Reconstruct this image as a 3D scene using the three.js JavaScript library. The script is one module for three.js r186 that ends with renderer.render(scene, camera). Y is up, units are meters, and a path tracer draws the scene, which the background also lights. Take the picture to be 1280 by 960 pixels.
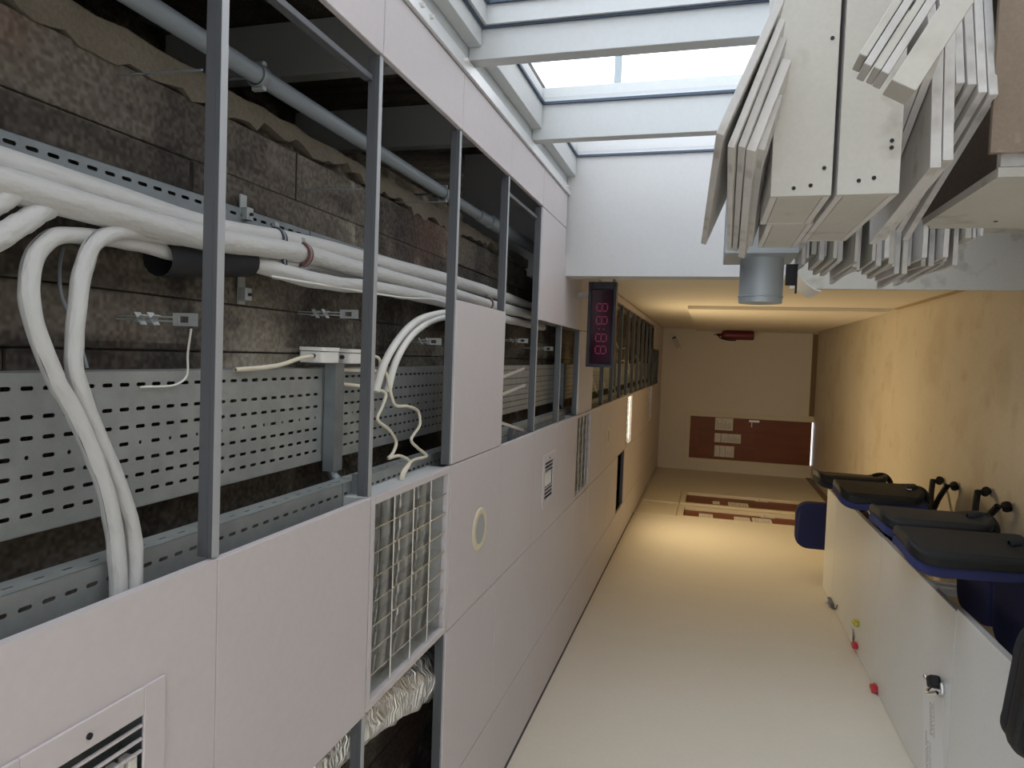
import * as THREE from 'three';
import { RoundedBoxGeometry } from 'three/addons/geometries/RoundedBoxGeometry.js';
import { mergeGeometries } from 'three/addons/utils/BufferGeometryUtils.js';
import { RectAreaLightUniformsLib } from 'three/addons/lights/RectAreaLightUniformsLib.js';

// ------------------------------------------------------------------ camera, sky, exposure
// The corridor runs along -z, x is to the right, y is up. The phone was held sideways, so the picture lies on its side.
const scene = new THREE.Scene();
const camera = new THREE.PerspectiveCamera(57.74, 4 / 3, 0.05, 200);
camera.position.set(0, 1.865, 0);
camera.up.set(0.998523, 0.045681, -0.029397);
camera.lookAt(-0.04069, 1.865 + 0.270428, -0.96188);
{ // an even overcast sky over duller ground
  const w = 32, h = 32, a = new Float32Array(w * h * 4);
  for (let j = 0; j < h; j++) for (let i = 0; i < w; i++) { const k = 4 * (j * w + i), c = j >= h / 2 ? [0.875, 0.945, 1.03] : [0.46, 0.47, 0.49]; a[k] = c[0]; a[k + 1] = c[1]; a[k + 2] = c[2]; a[k + 3] = 1; }
  const t = new THREE.DataTexture(a, w, h, THREE.RGBAFormat, THREE.FloatType); t.mapping = THREE.EquirectangularReflectionMapping; t.magFilter = THREE.LinearFilter; t.needsUpdate = true; scene.background = t;
}
scene.backgroundIntensity = 2.75;
const renderer = new THREE.WebGLRenderer({ antialias: true });
renderer.toneMapping = THREE.LinearToneMapping;
renderer.toneMappingExposure = 1.45;
renderer.shadowMap.enabled = true;
RectAreaLightUniformsLib.init();

// ------------------------------------------------------------------ helpers
function mulberry(a) { return () => { a |= 0; a = a + 0x6D2B79F5 | 0; let t = Math.imul(a ^ a >>> 15, 1 | a); t = t + Math.imul(t ^ t >>> 7, 61 | t) ^ t; return ((t ^ t >>> 14) >>> 0) / 4294967296; }; }
const rnd = mulberry(20731);
const rr = (a, b) => a + (b - a) * rnd();
const taken = new Map();
function numbered(n) { const k = taken.get(n) || 0; taken.set(n, k + 1); return k ? `${n}_${String(k).padStart(3, '0')}` : n; }
function tag(o, label, category, group) { o.userData.label = label; o.userData.category = category; if (group) o.userData.group = group; return o; }
function mesh(name, geo, mat, parent) {
  const m = new THREE.Mesh(geo, mat); m.castShadow = m.receiveShadow = true;
  m.name = parent ? name : numbered(name); (parent || scene).add(m); return m;
}
function struct(name, geo, mat, parent) { const m = mesh(name, geo, mat, parent); if (!parent) m.userData.kind = 'structure'; return m; }
function group(name, x = 0, y = 0, z = 0, turn = 0) { const g = new THREE.Group(); g.name = numbered(name); g.position.set(x, y, z); g.rotation.y = turn; scene.add(g); return g; }
function sgroup(name) { const g = group(name); g.userData.kind = 'structure'; return g; }
function thing(name, label, category, x = 0, y = 0, z = 0, turn = 0, grp) { return tag(group(name, x, y, z, turn), label, category, grp); }
function metreUV(g) {           // uv in metres from the side a face looks to
  if (g.index) g = g.toNonIndexed();
  const p = g.attributes.position, n = g.attributes.normal, uv = new Float32Array(p.count * 2);
  for (let i = 0; i < p.count; i++) {
    const ax = Math.abs(n.getX(i)), ay = Math.abs(n.getY(i)), az = Math.abs(n.getZ(i));
    const [u, v] = ay >= ax && ay >= az ? [p.getX(i), p.getZ(i)] : ax >= az ? [p.getZ(i), p.getY(i)] : [p.getX(i), p.getY(i)];
    uv[2 * i] = u; uv[2 * i + 1] = v;
  }
  g.setAttribute('uv', new THREE.BufferAttribute(uv, 2)); return g;
}
// a box from its limits; d is the distance down the corridor (z = -d)
function bx(x0, x1, y0, y1, d0, d1, r = 0) {
  const w = x1 - x0, h = y1 - y0, l = d1 - d0;
  const g = r ? new RoundedBoxGeometry(w, h, l, 1, Math.min(r, w / 2.01, h / 2.01, l / 2.01)) : new THREE.BoxGeometry(w, h, l);
  g.translate((x0 + x1) / 2, (y0 + y1) / 2, -(d0 + d1) / 2); return metreUV(g);
}
function merge(list) { return mergeGeometries(list.map(g => { g = g.index ? g.toNonIndexed() : g; for (const k of Object.keys(g.attributes)) if (!['position', 'normal', 'uv'].includes(k)) g.deleteAttribute(k); return g; })); }
const V = (a) => new THREE.Vector3(...a);
function tube(pts, r, n = 60, k = 12, closed = false) { return new THREE.TubeGeometry(new THREE.CatmullRomCurve3(pts.map(V), closed, 'centripetal'), n, r, k, closed); }
function rod(a, b, r, k = 10) {
  const A = V(a), B = V(b), g = new THREE.CylinderGeometry(r, r, A.distanceTo(B), k);
  g.applyQuaternion(new THREE.Quaternion().setFromUnitVectors(new THREE.Vector3(0, 1, 0), B.clone().sub(A).normalize()));
  g.translate((A.x + B.x) / 2, (A.y + B.y) / 2, (A.z + B.z) / 2); return g;
}
// a slab with a near-left corner, its far-left corner, a hint to the right, a width and a thickness below its top
function slab(A, B, C, width, t) {
  const a = V(A), e2 = V(B).sub(a), e1 = V(C).sub(a), u2 = e2.clone().normalize();
  e1.addScaledVector(u2, -e1.dot(u2)).normalize();
  const up = new THREE.Vector3().crossVectors(e1, u2).normalize(); if (up.y < 0) up.negate();
  const g = new RoundedBoxGeometry(width, t, e2.length(), 1, 0.0015);
  const m = new THREE.Matrix4().makeBasis(e1, up, new THREE.Vector3().crossVectors(e1, up));
  const c = a.clone().addScaledVector(e1, width / 2).addScaledVector(e2, 0.5).addScaledVector(up, -t / 2);
  metreUV(g); const h = metreUV(g); h.applyMatrix4(m); h.translate(c.x, c.y, c.z); return h;
}
function roundedShape(w, h, r) {
  const s = new THREE.Shape(), x = w / 2, y = h / 2;
  s.moveTo(-x + r, -y); s.lineTo(x - r, -y); s.quadraticCurveTo(x, -y, x, -y + r); s.lineTo(x, y - r); s.quadraticCurveTo(x, y, x - r, y);
  s.lineTo(-x + r, y); s.quadraticCurveTo(-x, y, -x, y - r); s.lineTo(-x, -y + r); s.quadraticCurveTo(-x, -y, -x + r, -y); return s;
}

// ------------------------------------------------------------------ computed surfaces
function lattice(seed, n) { const q = mulberry(seed), a = new Float32Array(n * n); for (let i = 0; i < a.length; i++) a[i] = q(); return a; }
function noise(seed, n) {       // tiling value noise over the unit square, n cells a side
  const a = lattice(seed, n), s = t => t * t * (3 - 2 * t);
  return (u, v) => { const x = ((u % 1 + 1) % 1) * n, y = ((v % 1 + 1) % 1) * n, i = Math.floor(x), j = Math.floor(y), f = s(x - i), g = s(y - j), I = (i + 1) % n, J = (j + 1) % n;
    const k = i % n, l = j % n; return (a[l * n + k] * (1 - f) + a[l * n + I] * f) * (1 - g) + (a[J * n + k] * (1 - f) + a[J * n + I] * f) * g; };
}
function fbm(seed, n, oct) { const ns = []; for (let o = 0; o < oct; o++) ns.push(noise(seed + o * 7, n << o)); return (u, v) => { let s = 0, w = 0.5, t = 0; for (const f of ns) { s += w * f(u, v); t += w; w *= 0.5; } return s / t; }; }
function tex(size, metres, fn, srgb = true) {
  const data = new Uint8Array(size * size * 4);
  for (let j = 0; j < size; j++) for (let i = 0; i < size; i++) { const c = fn((i + 0.5) / size, (j + 0.5) / size), k = 4 * (j * size + i);
    for (let q = 0; q < 3; q++) data[k + q] = Math.max(0, Math.min(255, c[q])); data[k + 3] = 255; }
  const t = new THREE.DataTexture(data, size, size); t.wrapS = t.wrapT = THREE.RepeatWrapping; t.magFilter = THREE.LinearFilter; t.minFilter = THREE.LinearMipmapLinearFilter; t.generateMipmaps = true;
  if (srgb) t.colorSpace = THREE.SRGBColorSpace; t.repeat.set(1 / metres, 1 / metres); t.needsUpdate = true; return t;
}
const mixc = (a, b, t) => [a[0] + (b[0] - a[0]) * t, a[1] + (b[1] - a[1]) * t, a[2] + (b[2] - a[2]) * t];
const clamp = (x, a = 0, b = 1) => Math.max(a, Math.min(b, x));
const std = (o) => new THREE.MeshStandardMaterial(o);
const rgb = (r, g, b) => new THREE.Color().setRGB(r, g, b);

const fA = fbm(11, 4, 6), fB = fbm(37, 8, 5), fC = fbm(53, 16, 4), fine = noise(71, 256);
const concreteMap = tex(1024, 2.0, (u, v) => {                 // rough grey-brown concrete, board grain running down the corridor
  let c = mixc([84, 76, 68], [134, 122, 108], fA(u, v));
  const grain = fC(u * 2, v * 0.25);
  c = mixc(c, [60, 52, 47], clamp((grain - 0.52) * 5) * 0.7);
  c = mixc(c, [176, 166, 148], clamp((fB(u, v) - 0.58) * 5) * 0.65);
  c = mixc(c, [196, 186, 168], clamp((fC(u + 0.4, v * 0.5) - 0.66) * 8) * 0.6);
  c = mixc(c, [52, 46, 42], clamp((fB(v, u * 0.5) - 0.56) * 6) * 0.8);
  c = mixc(c, [128, 88, 70], clamp((fA(v + 0.3, u) - 0.58) * 6) * 0.5);
  const g = (fine(u, v) - 0.5) * 40; return c.map(x => x + g);
});
const concreteBump = tex(512, 2.0, (u, v) => { const h = 255 * (0.35 * fB(u, v) + 0.45 * fC(u * 2, v * 0.5) + 0.2 * fine(u, v)); return [h, h, h]; }, false);
const mortarMap = tex(512, 1.0, (u, v) => { const c = mixc([150, 138, 120], [186, 176, 158], fB(u, v)), g = (fine(u, v) - 0.5) * 22; return c.map(x => x + g); });
const floorMap = tex(1024, 3.0, (u, v) => {
  let c = mixc([206, 193, 170], [217, 206, 185], fA(u, v));
  c = mixc(c, [190, 172, 144], clamp((fB(u, v) - 0.58) * 4) * 0.5);
  c = mixc(c, [168, 142, 108], clamp((fC(u + 0.2, v) - 0.68) * 4) * 0.35);
  const g = (fine(u, v) - 0.5) * 7; return c.map(x => x + g);
});
const steelMap = tex(512, 0.35, (u, v) => { const c = mixc([162, 166, 166], [190, 193, 192], fB(u, v)), g = (fine(u, v) - 0.5) * 8; return c.map(x => x + g); });
const paintMap = tex(512, 2.5, (u, v) => { const k = fA(u, v), g = (fine(u, v) - 0.5) * 4; return [236 - k * 8 + g, 236 - k * 8 + g, 235 - k * 8 + g]; });
const boardMap = tex(512, 1.2, (u, v) => { let c = mixc([214, 210, 204], [232, 229, 224], fA(u, v)); c = mixc(c, [176, 168, 158], clamp((fC(u, v) - 0.66) * 6) * 0.5); const g = (fine(u, v) - 0.5) * 6; return c.map(x => x + g); });
const wallMap = tex(512, 3.0, (u, v) => { const k = fA(u, v), g = (fine(u, v) - 0.5) * 3; return [232 - 6 * k + g, 224 - 7 * k + g, 209 - 9 * k + g]; });
const brownMap = tex(512, 0.9, (u, v) => { const k = fC(u * 0.25, v); let c = mixc([146, 124, 104], [168, 146, 124], k); c = mixc(c, [206, 186, 160], clamp((fB(u, v) - 0.72) * 8)); const g = (fine(u, v) - 0.5) * 10; return c.map(x => x + g); });
const doorMap = tex(512, 1.0, (u, v) => { const k = fC(u, v * 0.12); const c = mixc([118, 62, 38], [138, 76, 48], k); const g = (fine(u, v) - 0.5) * 6; return c.map(x => x + g); });
const wrapBump = tex(256, 0.25, (u, v) => { const h = 255 * fB(u, v * 3); return [h, h, h]; }, false);
const foilBump = tex(512, 1.0, (u, v) => { const h = 255 * Math.abs(2 * fbmFoil(u * 3, v) - 1); return [h, h, h]; }, false);
function fbmFoil(u, v) { return fC(u, v); }
const fabricBump = tex(256, 0.12, (u, v) => { const h = 128 + 60 * Math.sin(u * 256) * Math.sin(v * 256) + 60 * (fine(u, v) - 0.5); return [h, h, h]; }, false);

const M = {
  tile: std({ color: rgb(0.74, 0.68, 0.70), map: paintMap, roughness: 0.55 }),
  white: std({ color: rgb(0.70, 0.72, 0.73), map: paintMap, roughness: 0.5 }),
  frontWall: std({ color: rgb(0.72, 0.715, 0.72), map: paintMap, roughness: 0.75 }),
  wall: std({ color: 0xffffff, map: wallMap, roughness: 0.7 }),
  floor: std({ color: 0xffffff, map: floorMap, roughness: 0.42 }),
  concrete: std({ color: rgb(0.66, 0.68, 0.70), map: concreteMap, roughness: 0.95, bumpMap: concreteBump, bumpScale: 0.014 }),
  mortar: std({ color: rgb(0.32, 0.31, 0.30), map: mortarMap, roughness: 0.95, bumpMap: concreteBump, bumpScale: 0.006 }),
  tee: std({ color: rgb(0.115, 0.12, 0.13), roughness: 0.5, metalness: 0.2 }),
  teeFace: std({ color: rgb(0.42, 0.43, 0.45), roughness: 0.4, metalness: 0.2 }),
  steel: std({ color: rgb(0.86, 0.87, 0.87), map: steelMap, roughness: 0.5, metalness: 0.5 }),
  steelDull: std({ color: rgb(0.55, 0.58, 0.62), map: steelMap, roughness: 0.5, metalness: 0.6 }),
  spigot: std({ color: rgb(0.36, 0.39, 0.41), roughness: 0.5, metalness: 0.4 }),
  conduit: std({ color: rgb(0.23, 0.26, 0.29), roughness: 0.45, metalness: 0.1 }),
  wrap: std({ color: rgb(0.52, 0.515, 0.505), roughness: 0.6, bumpMap: wrapBump, bumpScale: 0.003 }),
  foam: std({ color: rgb(0.015, 0.016, 0.018), roughness: 0.9 }),
  cable: std({ color: rgb(0.72, 0.66, 0.53), roughness: 0.5 }),
  plastic: std({ color: rgb(0.76, 0.75, 0.71), roughness: 0.45 }),
  rubber: std({ color: rgb(0.03, 0.03, 0.045), roughness: 0.6 }),
  clampRed: std({ color: rgb(0.16, 0.05, 0.04), roughness: 0.6 }),
  foil: std({ color: rgb(0.84, 0.84, 0.84), roughness: 0.30, metalness: 0.85, bumpMap: foilBump, bumpScale: 0.02 }),
  alu: std({ color: rgb(0.88, 0.88, 0.87), roughness: 0.14, metalness: 1 }),
  aluSatin: std({ color: rgb(0.80, 0.80, 0.80), roughness: 0.4, metalness: 0.6 }),
  tubeOff: std({ color: rgb(0.86, 0.86, 0.84), roughness: 0.3 }),
  tubeOn: std({ color: rgb(1, 1, 1), emissive: rgb(1.0, 0.88, 0.66), emissiveIntensity: 4.0 }),
  dark: std({ color: rgb(0.012, 0.012, 0.014), roughness: 0.8 }),
  gasket: std({ color: rgb(0.05, 0.075, 0.12), roughness: 0.5 }),
  glass: new THREE.MeshPhysicalMaterial({ color: rgb(0.97, 0.99, 1.0), transmission: 1, thickness: 0, roughness: 0, ior: 1.5 }),
  board: std({ color: rgb(0.82, 0.815, 0.82), map: boardMap, roughness: 0.85 }),
  boardGrey: std({ color: rgb(0.72, 0.715, 0.72), map: boardMap, roughness: 0.9 }),
  boardCream: std({ color: rgb(0.68, 0.67, 0.63), map: boardMap, roughness: 0.8 }),
  brown: std({ color: rgb(0.62, 0.64, 0.66), map: brownMap, roughness: 0.7 }),
  doorLeaf: std({ color: 0xffffff, map: doorMap, roughness: 0.5 }),
  doorLeafLight: std({ color: rgb(1, 1, 1), map: doorMap, roughness: 0.45 }),
  trimCream: std({ color: rgb(0.78, 0.70, 0.55), roughness: 0.6 }),
  baseboard: std({ color: rgb(0.20, 0.12, 0.05), roughness: 0.5 }),
  laminate: std({ color: rgb(0.93, 0.95, 0.95), map: paintMap, roughness: 0.35 }),
  edge: std({ color: rgb(0.42, 0.42, 0.41), roughness: 0.5 }),
  blackPlastic: std({ color: rgb(0.006, 0.006, 0.0065), roughness: 0.68 }),
  blue: std({ color: rgb(0.032, 0.038, 0.13), roughness: 0.95, bumpMap: fabricBump, bumpScale: 0.0015 }),
  blackFabric: std({ color: rgb(0.018, 0.018, 0.022), roughness: 0.95, bumpMap: fabricBump, bumpScale: 0.0015 }),
  piping: std({ color: rgb(0.16, 0.17, 0.19), roughness: 0.6 }),
  chrome: std({ color: rgb(0.8, 0.8, 0.8), roughness: 0.15, metalness: 1 }),
  red: std({ color: rgb(0.55, 0.03, 0.05), roughness: 0.5 }),
  yellow: std({ color: rgb(0.55, 0.52, 0.06), roughness: 0.5 }),
  paper: std({ color: rgb(0.80, 0.80, 0.78), roughness: 0.8 }),
  paperDim: std({ color: rgb(0.52, 0.50, 0.42), roughness: 0.8 }),
  extinguisher: std({ color: rgb(0.16, 0.012, 0.02), roughness: 0.35 }),
  clockBody: std({ color: rgb(0.018, 0.022, 0.035), roughness: 0.35 }),
  clockScreen: std({ color: rgb(0.035, 0.008, 0.018), roughness: 0.12 }),
  led: std({ color: rgb(0.16, 0.012, 0.05), emissive: rgb(0.30, 0.008, 0.06), emissiveIntensity: 0.22, roughness: 0.4 }),
  exterior: std({ color: rgb(0.22, 0.26, 0.28), roughness: 0.8 }),
};

// ------------------------------------------------------------------ the setting: levels and grid lines
const TB = 2.724, TT = 2.742, SOF = 2.975;                 // tile underside, tile top, concrete soffit
const A = 0.775, MID = 0.19, B = -0.395, C = -0.997, D = -1.606, E0 = -1.985;
const dk = (k) => 1.085 + 0.611 * k;                       // cross lines of the ceiling grid
const END = 13.54, BACK = -2.4, WX = -2.0, RX = 0.63, FRONT = 4.172;

struct('floor', bx(-2.3, 1.3, -0.12, 0, BACK - 0.15, END + 1.6), M.floor);
struct('wall_left', bx(WX - 0.15, WX, 0, 2.97, BACK, 9.22), M.wall);
{
  const g = sgroup('wall_left_far');                       // the stretch with two doors, set back a little
  const x0 = WX - 0.15, x1 = WX - 0.03;
  struct('wall_panel', bx(x0, x1, 2.17, 2.97, 9.22, 11.1), M.wall, g);
  struct('wall_panel', bx(x0, x1, 0, 2.97, 11.1, END), M.wall, g);
  struct('wall_panel', bx(x0, x1, 0, 2.17, 9.98, 10.16), M.wall, g);
}
{ // behind us the room ends in a glazed wall, whose daylight falls on everything that faces it
  const g = sgroup('wall_back');
  struct('wall_panel', bx(-2.2, 1.4, 2.7, 4.05, BACK - 0.12, BACK), M.wall, g); struct('wall_panel', bx(-2.2, 1.4, 0, 0.5, BACK - 0.12, BACK), M.wall, g);
  struct('wall_panel', bx(-2.2, -1.95, 0.5, 2.7, BACK - 0.12, BACK), M.wall, g); struct('wall_panel', bx(1.05, 1.4, 0.5, 2.7, BACK - 0.12, BACK), M.wall, g);
  const w = sgroup('window_back');
  for (let i = 0; i < 4; i++) { const a = -1.95 + 0.75 * i; mesh('mullion', bx(a, a + 0.05, 0.5, 2.7, BACK - 0.1, BACK - 0.03, 0.003), M.white, w);
    const p = new THREE.PlaneGeometry(0.69, 2.19); p.translate(a + 0.4, 1.6, -(BACK - 0.06)); mesh('pane', p, M.glass, w); }
}
struct('wall_return', bx(0.494, 1.32, 0, 3.4, FRONT, FRONT + 0.16), M.frontWall);
struct('wall_right', bx(RX, RX + 0.15, 0, 3.4, FRONT + 0.16, END), M.wall);
struct('wall_right_cladding', bx(RX - 0.04, RX, 0.09, 2.12, 8.05, END - 0.02, 0.004), M.wall);
{
  const g = sgroup('wall_end');
  const z0 = END, z1 = END + 0.14;
  struct('wall_panel', bx(-2.15, -1.86, 0, 3.4, z0, z1), M.wall, g);
  struct('wall_panel', bx(-0.95, RX + 0.1, 0, 3.4, z0, z1), M.wall, g);
  struct('wall_panel', bx(-1.86, -0.95, 2.21, 3.4, z0, z1), M.wall, g);
}
struct('baseboard_end', bx(-0.90, RX - 0.05, 0, 0.085, END - 0.015, END, 0.003), M.baseboard);
struct('baseboard_left', bx(WX - 0.03, WX - 0.015, 0, 0.085, 11.12, END - 0.016, 0.003), M.baseboard);
struct('baseboard_right', bx(RX - 0.012, RX, 0, 0.05, FRONT + 0.17, 8.04, 0.003), std({ color: rgb(0.42, 0.30, 0.15), roughness: 0.5 }));

function doorway(n, leaf, frame, handle, extra) {
  const g = sgroup('door_' + n);
  mesh('door_leaf', leaf, n === 1 ? M.doorLeaf : M.doorLeafLight, g);
  frame.forEach(f => mesh('door_frame', f, M.trimCream, g));
  if (handle) { const p = mesh('handle_plate', handle[0], M.aluSatin, g); mesh('handle_lever', handle[1], M.aluSatin, p); }
  return g;
}
doorway(1, bx(-1.815, -0.995, 0.022, 2.165, END + 0.02, END + 0.06),
  [bx(-1.88, -1.80, 0, 2.225, END - 0.02, END + 0.12, 0.004), bx(-1.01, -0.93, 0, 2.225, END - 0.02, END + 0.12, 0.004), bx(-1.80, -1.01, 2.15, 2.225, END - 0.02, END + 0.12, 0.004)],
  [bx(-1.07, -1.03, 0.92, 1.10, END + 0.012, END + 0.02, 0.003), bx(-1.16, -1.04, 1.045, 1.062, END - 0.03, END - 0.012, 0.006)]);
for (const [n, a, b] of [[2, 9.26, 9.98], [3, 10.16, 11.1]]) {
  const x0 = WX - 0.11, x1 = WX - 0.005;
  const dg = doorway(n, bx(WX - 0.09, WX - 0.05, 0.005, 2.11, a + 0.06, b - 0.06),
    [bx(x0, x1, 0, 2.17, a, a + 0.07, 0.004), bx(x0, x1, 0, 2.17, b - 0.07, b, 0.004), bx(x0, x1, 2.10, 2.17, a + 0.07, b - 0.07, 0.004)],
    [bx(WX - 0.05, WX - 0.044, 0.92, 1.10, b - 0.13, b - 0.09, 0.002), bx(WX - 0.02, WX - 0.008, 1.045, 1.062, b - 0.24, b - 0.11, 0.005)]);
  mesh('transom_panel', bx(WX - 0.03, WX - 0.008, 2.19, 2.70, a + 0.01, b - 0.01, 0.004), M.trimCream, dg);
}

// concrete over the suspended ceiling: a slab with board marks, and a tall void beside it along the windows
{
  struct('roof_slab', bx(-2.2, 1.42, 4.05, 4.2, BACK - 0.1, END + 0.2), M.concrete);
  const g = sgroup('concrete_soffit');
  struct('beam_body', bx(-2.2, 0.585, SOF + 0.02, 4.05, BACK, END), M.concrete, g);
  const variants = [];
  for (let x = -2.15, i = 0; x < 0.5; i++) {
    const w = rr(0.11, 0.17), x1 = Math.min(x + w, 0.53);
    for (let d = BACK; d < END;) {
      const l = d > 5 ? 9 : rr(0.9, 2.4), d1 = Math.min(d + l, END), drop = rr(0, 0.017);
      mesh('board_mark', bx(x + 0.0003, x1 - 0.0003, SOF - drop, SOF + 0.03, d + 0.0004, d1 - 0.0004, 0.005), M.concrete, g);
      d = d1;
    }
    x = x1; variants.push(i);
  }
  // the pale ragged mortar band along the edge of the void
  const s = new THREE.Shape(), q = mulberry(5); s.moveTo(0.595, BACK);
  for (let d = BACK; d <= END; d += 0.07) s.lineTo(0.588 + 0.010 * q(), d);
  for (let d = END; d >= BACK; d -= 0.028) s.lineTo(0.530 + 0.026 * q() + 0.014 * Math.sin(d * 4.1) + 0.008 * Math.sin(d * 17), d);
  const e = new THREE.ExtrudeGeometry(s, { depth: 0.05, bevelEnabled: false }); e.rotateX(-Math.PI / 2); e.translate(0, SOF - 0.012, 0);
  const f = metreUV(e); mesh('mortar_edge', f, M.mortar, g);
}

// ------------------------------------------------------------------ the ceiling
const ceiling = sgroup('ceiling');
function tileAt(x0, x1, d0, d1, hole) {
  const g = 0.0016;
  if (!hole) return mesh('ceiling_tile', bx(x0 + g, x1 - g, TB, TT, d0 + g, d1 - g, 0.0028), M.tile, ceiling);
  const s = new THREE.Shape(); s.moveTo(x0 + g, d0 + g); s.lineTo(x1 - g, d0 + g); s.lineTo(x1 - g, d1 - g); s.lineTo(x0 + g, d1 - g); s.closePath();
  const h = new THREE.Path(), [a, b, c, e] = hole; h.moveTo(a, c); h.lineTo(a, e); h.lineTo(b, e); h.lineTo(b, c); h.closePath(); s.holes.push(h);
  const ex = new THREE.ExtrudeGeometry(s, { depth: TT - TB, bevelEnabled: false });
  ex.rotateX(-Math.PI / 2); ex.translate(0, TB, 0); return mesh('ceiling_tile', metreUV(ex), M.tile, ceiling);
}
const DIFF = [[-0.842, -0.568, 0.662, 0.942], [-0.838, -0.562, 3.752, 4.028]];
for (let k = -7; k <= 20; k++) {
  const d0 = dk(k), d1 = Math.min(dk(k + 1), END - 0.003); if (d0 >= END - 0.05) break;
  const L = k <= -3 || k === 2 || k === 6 || k >= 19, R = k <= -3 || k === 4 || k === 5 || k === 6 || k >= 17;
  if (L) tileAt(B, MID, d0, d1);
  if (R) tileAt(MID, k >= 5 ? RX - 0.012 : A, d0, d1);
  if (k < 5) tileAt(A, 0.972, d0, Math.min(d1, FRONT - 0.004)); else if (k > 6 && k < 17) tileAt(0.55, RX - 0.012, d0, d1);
  if (![1, 6, 11, 16].includes(k)) tileAt(C, B, d0, d1, k === -1 ? DIFF[0] : k === 4 ? DIFF[1] : null);
  if (![0, 1, 10].includes(k)) tileAt(D, C, d0, d1);
  if (![0, 1].includes(k)) tileAt(E0, D, d0, d1); 
}
function tee(x0, x1, d) {        // a narrow folded channel with a paler face strip underneath
  const y = TT - 0.012, t = mesh('tee_bar', merge([bx(x0, x1, y + 0.0012, y + 0.034, d - 0.0080, d + 0.0080, 0.0015), bx(x0, x1, y + 0.011, y + 0.014, d - 0.0092, d + 0.0092)]), M.tee, ceiling);
  mesh('tee_face', bx(x0 + 0.0005, x1 - 0.0005, y - 0.0005, y + 0.001, d - 0.0092, d + 0.0092), M.teeFace, t); return t;
}
for (let k = -2; k <= 19; k++) tee(B + 0.001, k < 5 ? A - 0.001 : k < 17 ? 0.549 : MID - 0.001, dk(k));
for (const k of [0, 1, 2, 10, 11]) tee(E0 - 0.01, C - 0.001, dk(k));
function runner(x, d0, d1) { return mesh('tee_bar', bx(x - 0.008, x + 0.008, TT + 0.006, TT + 0.03, d0 + 0.013, d1 - 0.013, 0.002), M.tee, ceiling); }
runner(0.715, dk(-1), dk(0)); runner(0.715, dk(0), dk(1)); runner(0.715, dk(3), dk(4)); runner(MID, dk(4), dk(5)); runner(MID, dk(5), dk(6)); 
for (const k of [7, 8, 9, 10, 11, 12, 13, 14, 15, 16]) runner(0.545, dk(k), dk(k + 1));
struct('trim_1', merge([bx(-1.999, -1.975, TT, TT + 0.003, BACK, 9.2), bx(-1.999, -1.996, TB - 0.004, TT, BACK, 9.2)]), M.tee);

// ------------------------------------------------------------------ the windows along the right-hand wall
const SILL = 0.86, HEAD = 2.686, GX = 1.215;
struct('wall_right_sill', bx(1.045, 1.32, 0, SILL, BACK, FRONT), M.frontWall);
struct('wall_right_upper', bx(1.25, 1.42, 2.76, 4.05, BACK, END), M.concrete);
struct('lintel', bx(1.0, 1.32, 2.736, 2.77, BACK, FRONT - 0.002), M.white);
const fins = [FRONT]; for (let i = 0, d = 3.29; d > BACK + 0.2; d -= 0.92, i++) fins.push(d);
for (let i = 0; i < fins.length; i++) {
  const d1 = fins[i], d0 = i + 1 < fins.length ? fins[i + 1] + 0.065 : BACK + 0.002, g = sgroup('window_' + (i + 1));
  if (i > 0) { mesh('mullion', bx(1.04, 1.285, SILL, 2.735, d1, d1 + 0.065, 0.003), M.white, g); mesh('mullion_top', bx(1.04, 1.245, 2.772, 4.04, d1, d1 + 0.065, 0.003), M.white, g); }
  mesh('header', bx(i === 2 ? 1.083 : 1.09, 1.28, HEAD, 2.735, d0 + 0.001, d1 - 0.004, 0.003), M.white, g);
  mesh('sill_board', bx(1.04, 1.31, SILL, SILL + 0.03, d0 + 0.001, d1 - 0.001, 0.004), M.white, g);
  let y1 = HEAD, y0 = SILL + 0.03, a = d0 + 0.001, b = d1 - 0.001, gx = GX;
  if (i === 2) {                                            // a sash of its own, with a second step
    const f = mesh('sash', merge([bx(1.15, 1.235, y1 - 0.022, y1, a, b), bx(1.15, 1.235, y0, y0 + 0.03, a, b), bx(1.15, 1.235, y0 + 0.03, y1 - 0.022, a, a + 0.022), bx(1.15, 1.235, y0 + 0.03, y1 - 0.022, b - 0.022, b)]), M.white, g);
    mesh('seal', merge([bx(1.143, 1.149, y1 - 0.012, y1 - 0.002, a, b), bx(1.143, 1.149, y0, y1 - 0.012, b - 0.011, b - 0.001), bx(1.143, 1.149, y0, y1 - 0.012, a + 0.001, a + 0.011)]), M.gasket, f);
    y1 -= 0.022; y0 += 0.03; a += 0.022; b -= 0.022; gx = 1.228;
  }
  const w = 0.012;
  mesh('gasket', merge([bx(gx - 0.012, gx, y1 - w, y1, a, b), bx(gx - 0.012, gx, y0, y0 + w, a, b), bx(gx - 0.012, gx, y0 + w, y1 - w, a, a + w), bx(gx - 0.012, gx, y0 + w, y1 - w, b - w, b)]), M.gasket, g);
  const p = new THREE.PlaneGeometry(b - a - 0.004, y1 - y0 - 0.004); p.rotateY(-Math.PI / 2); p.translate(gx + 0.004, (y0 + y1) / 2, -(a + b) / 2);
  mesh('pane', p, M.glass, g);
}
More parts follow.
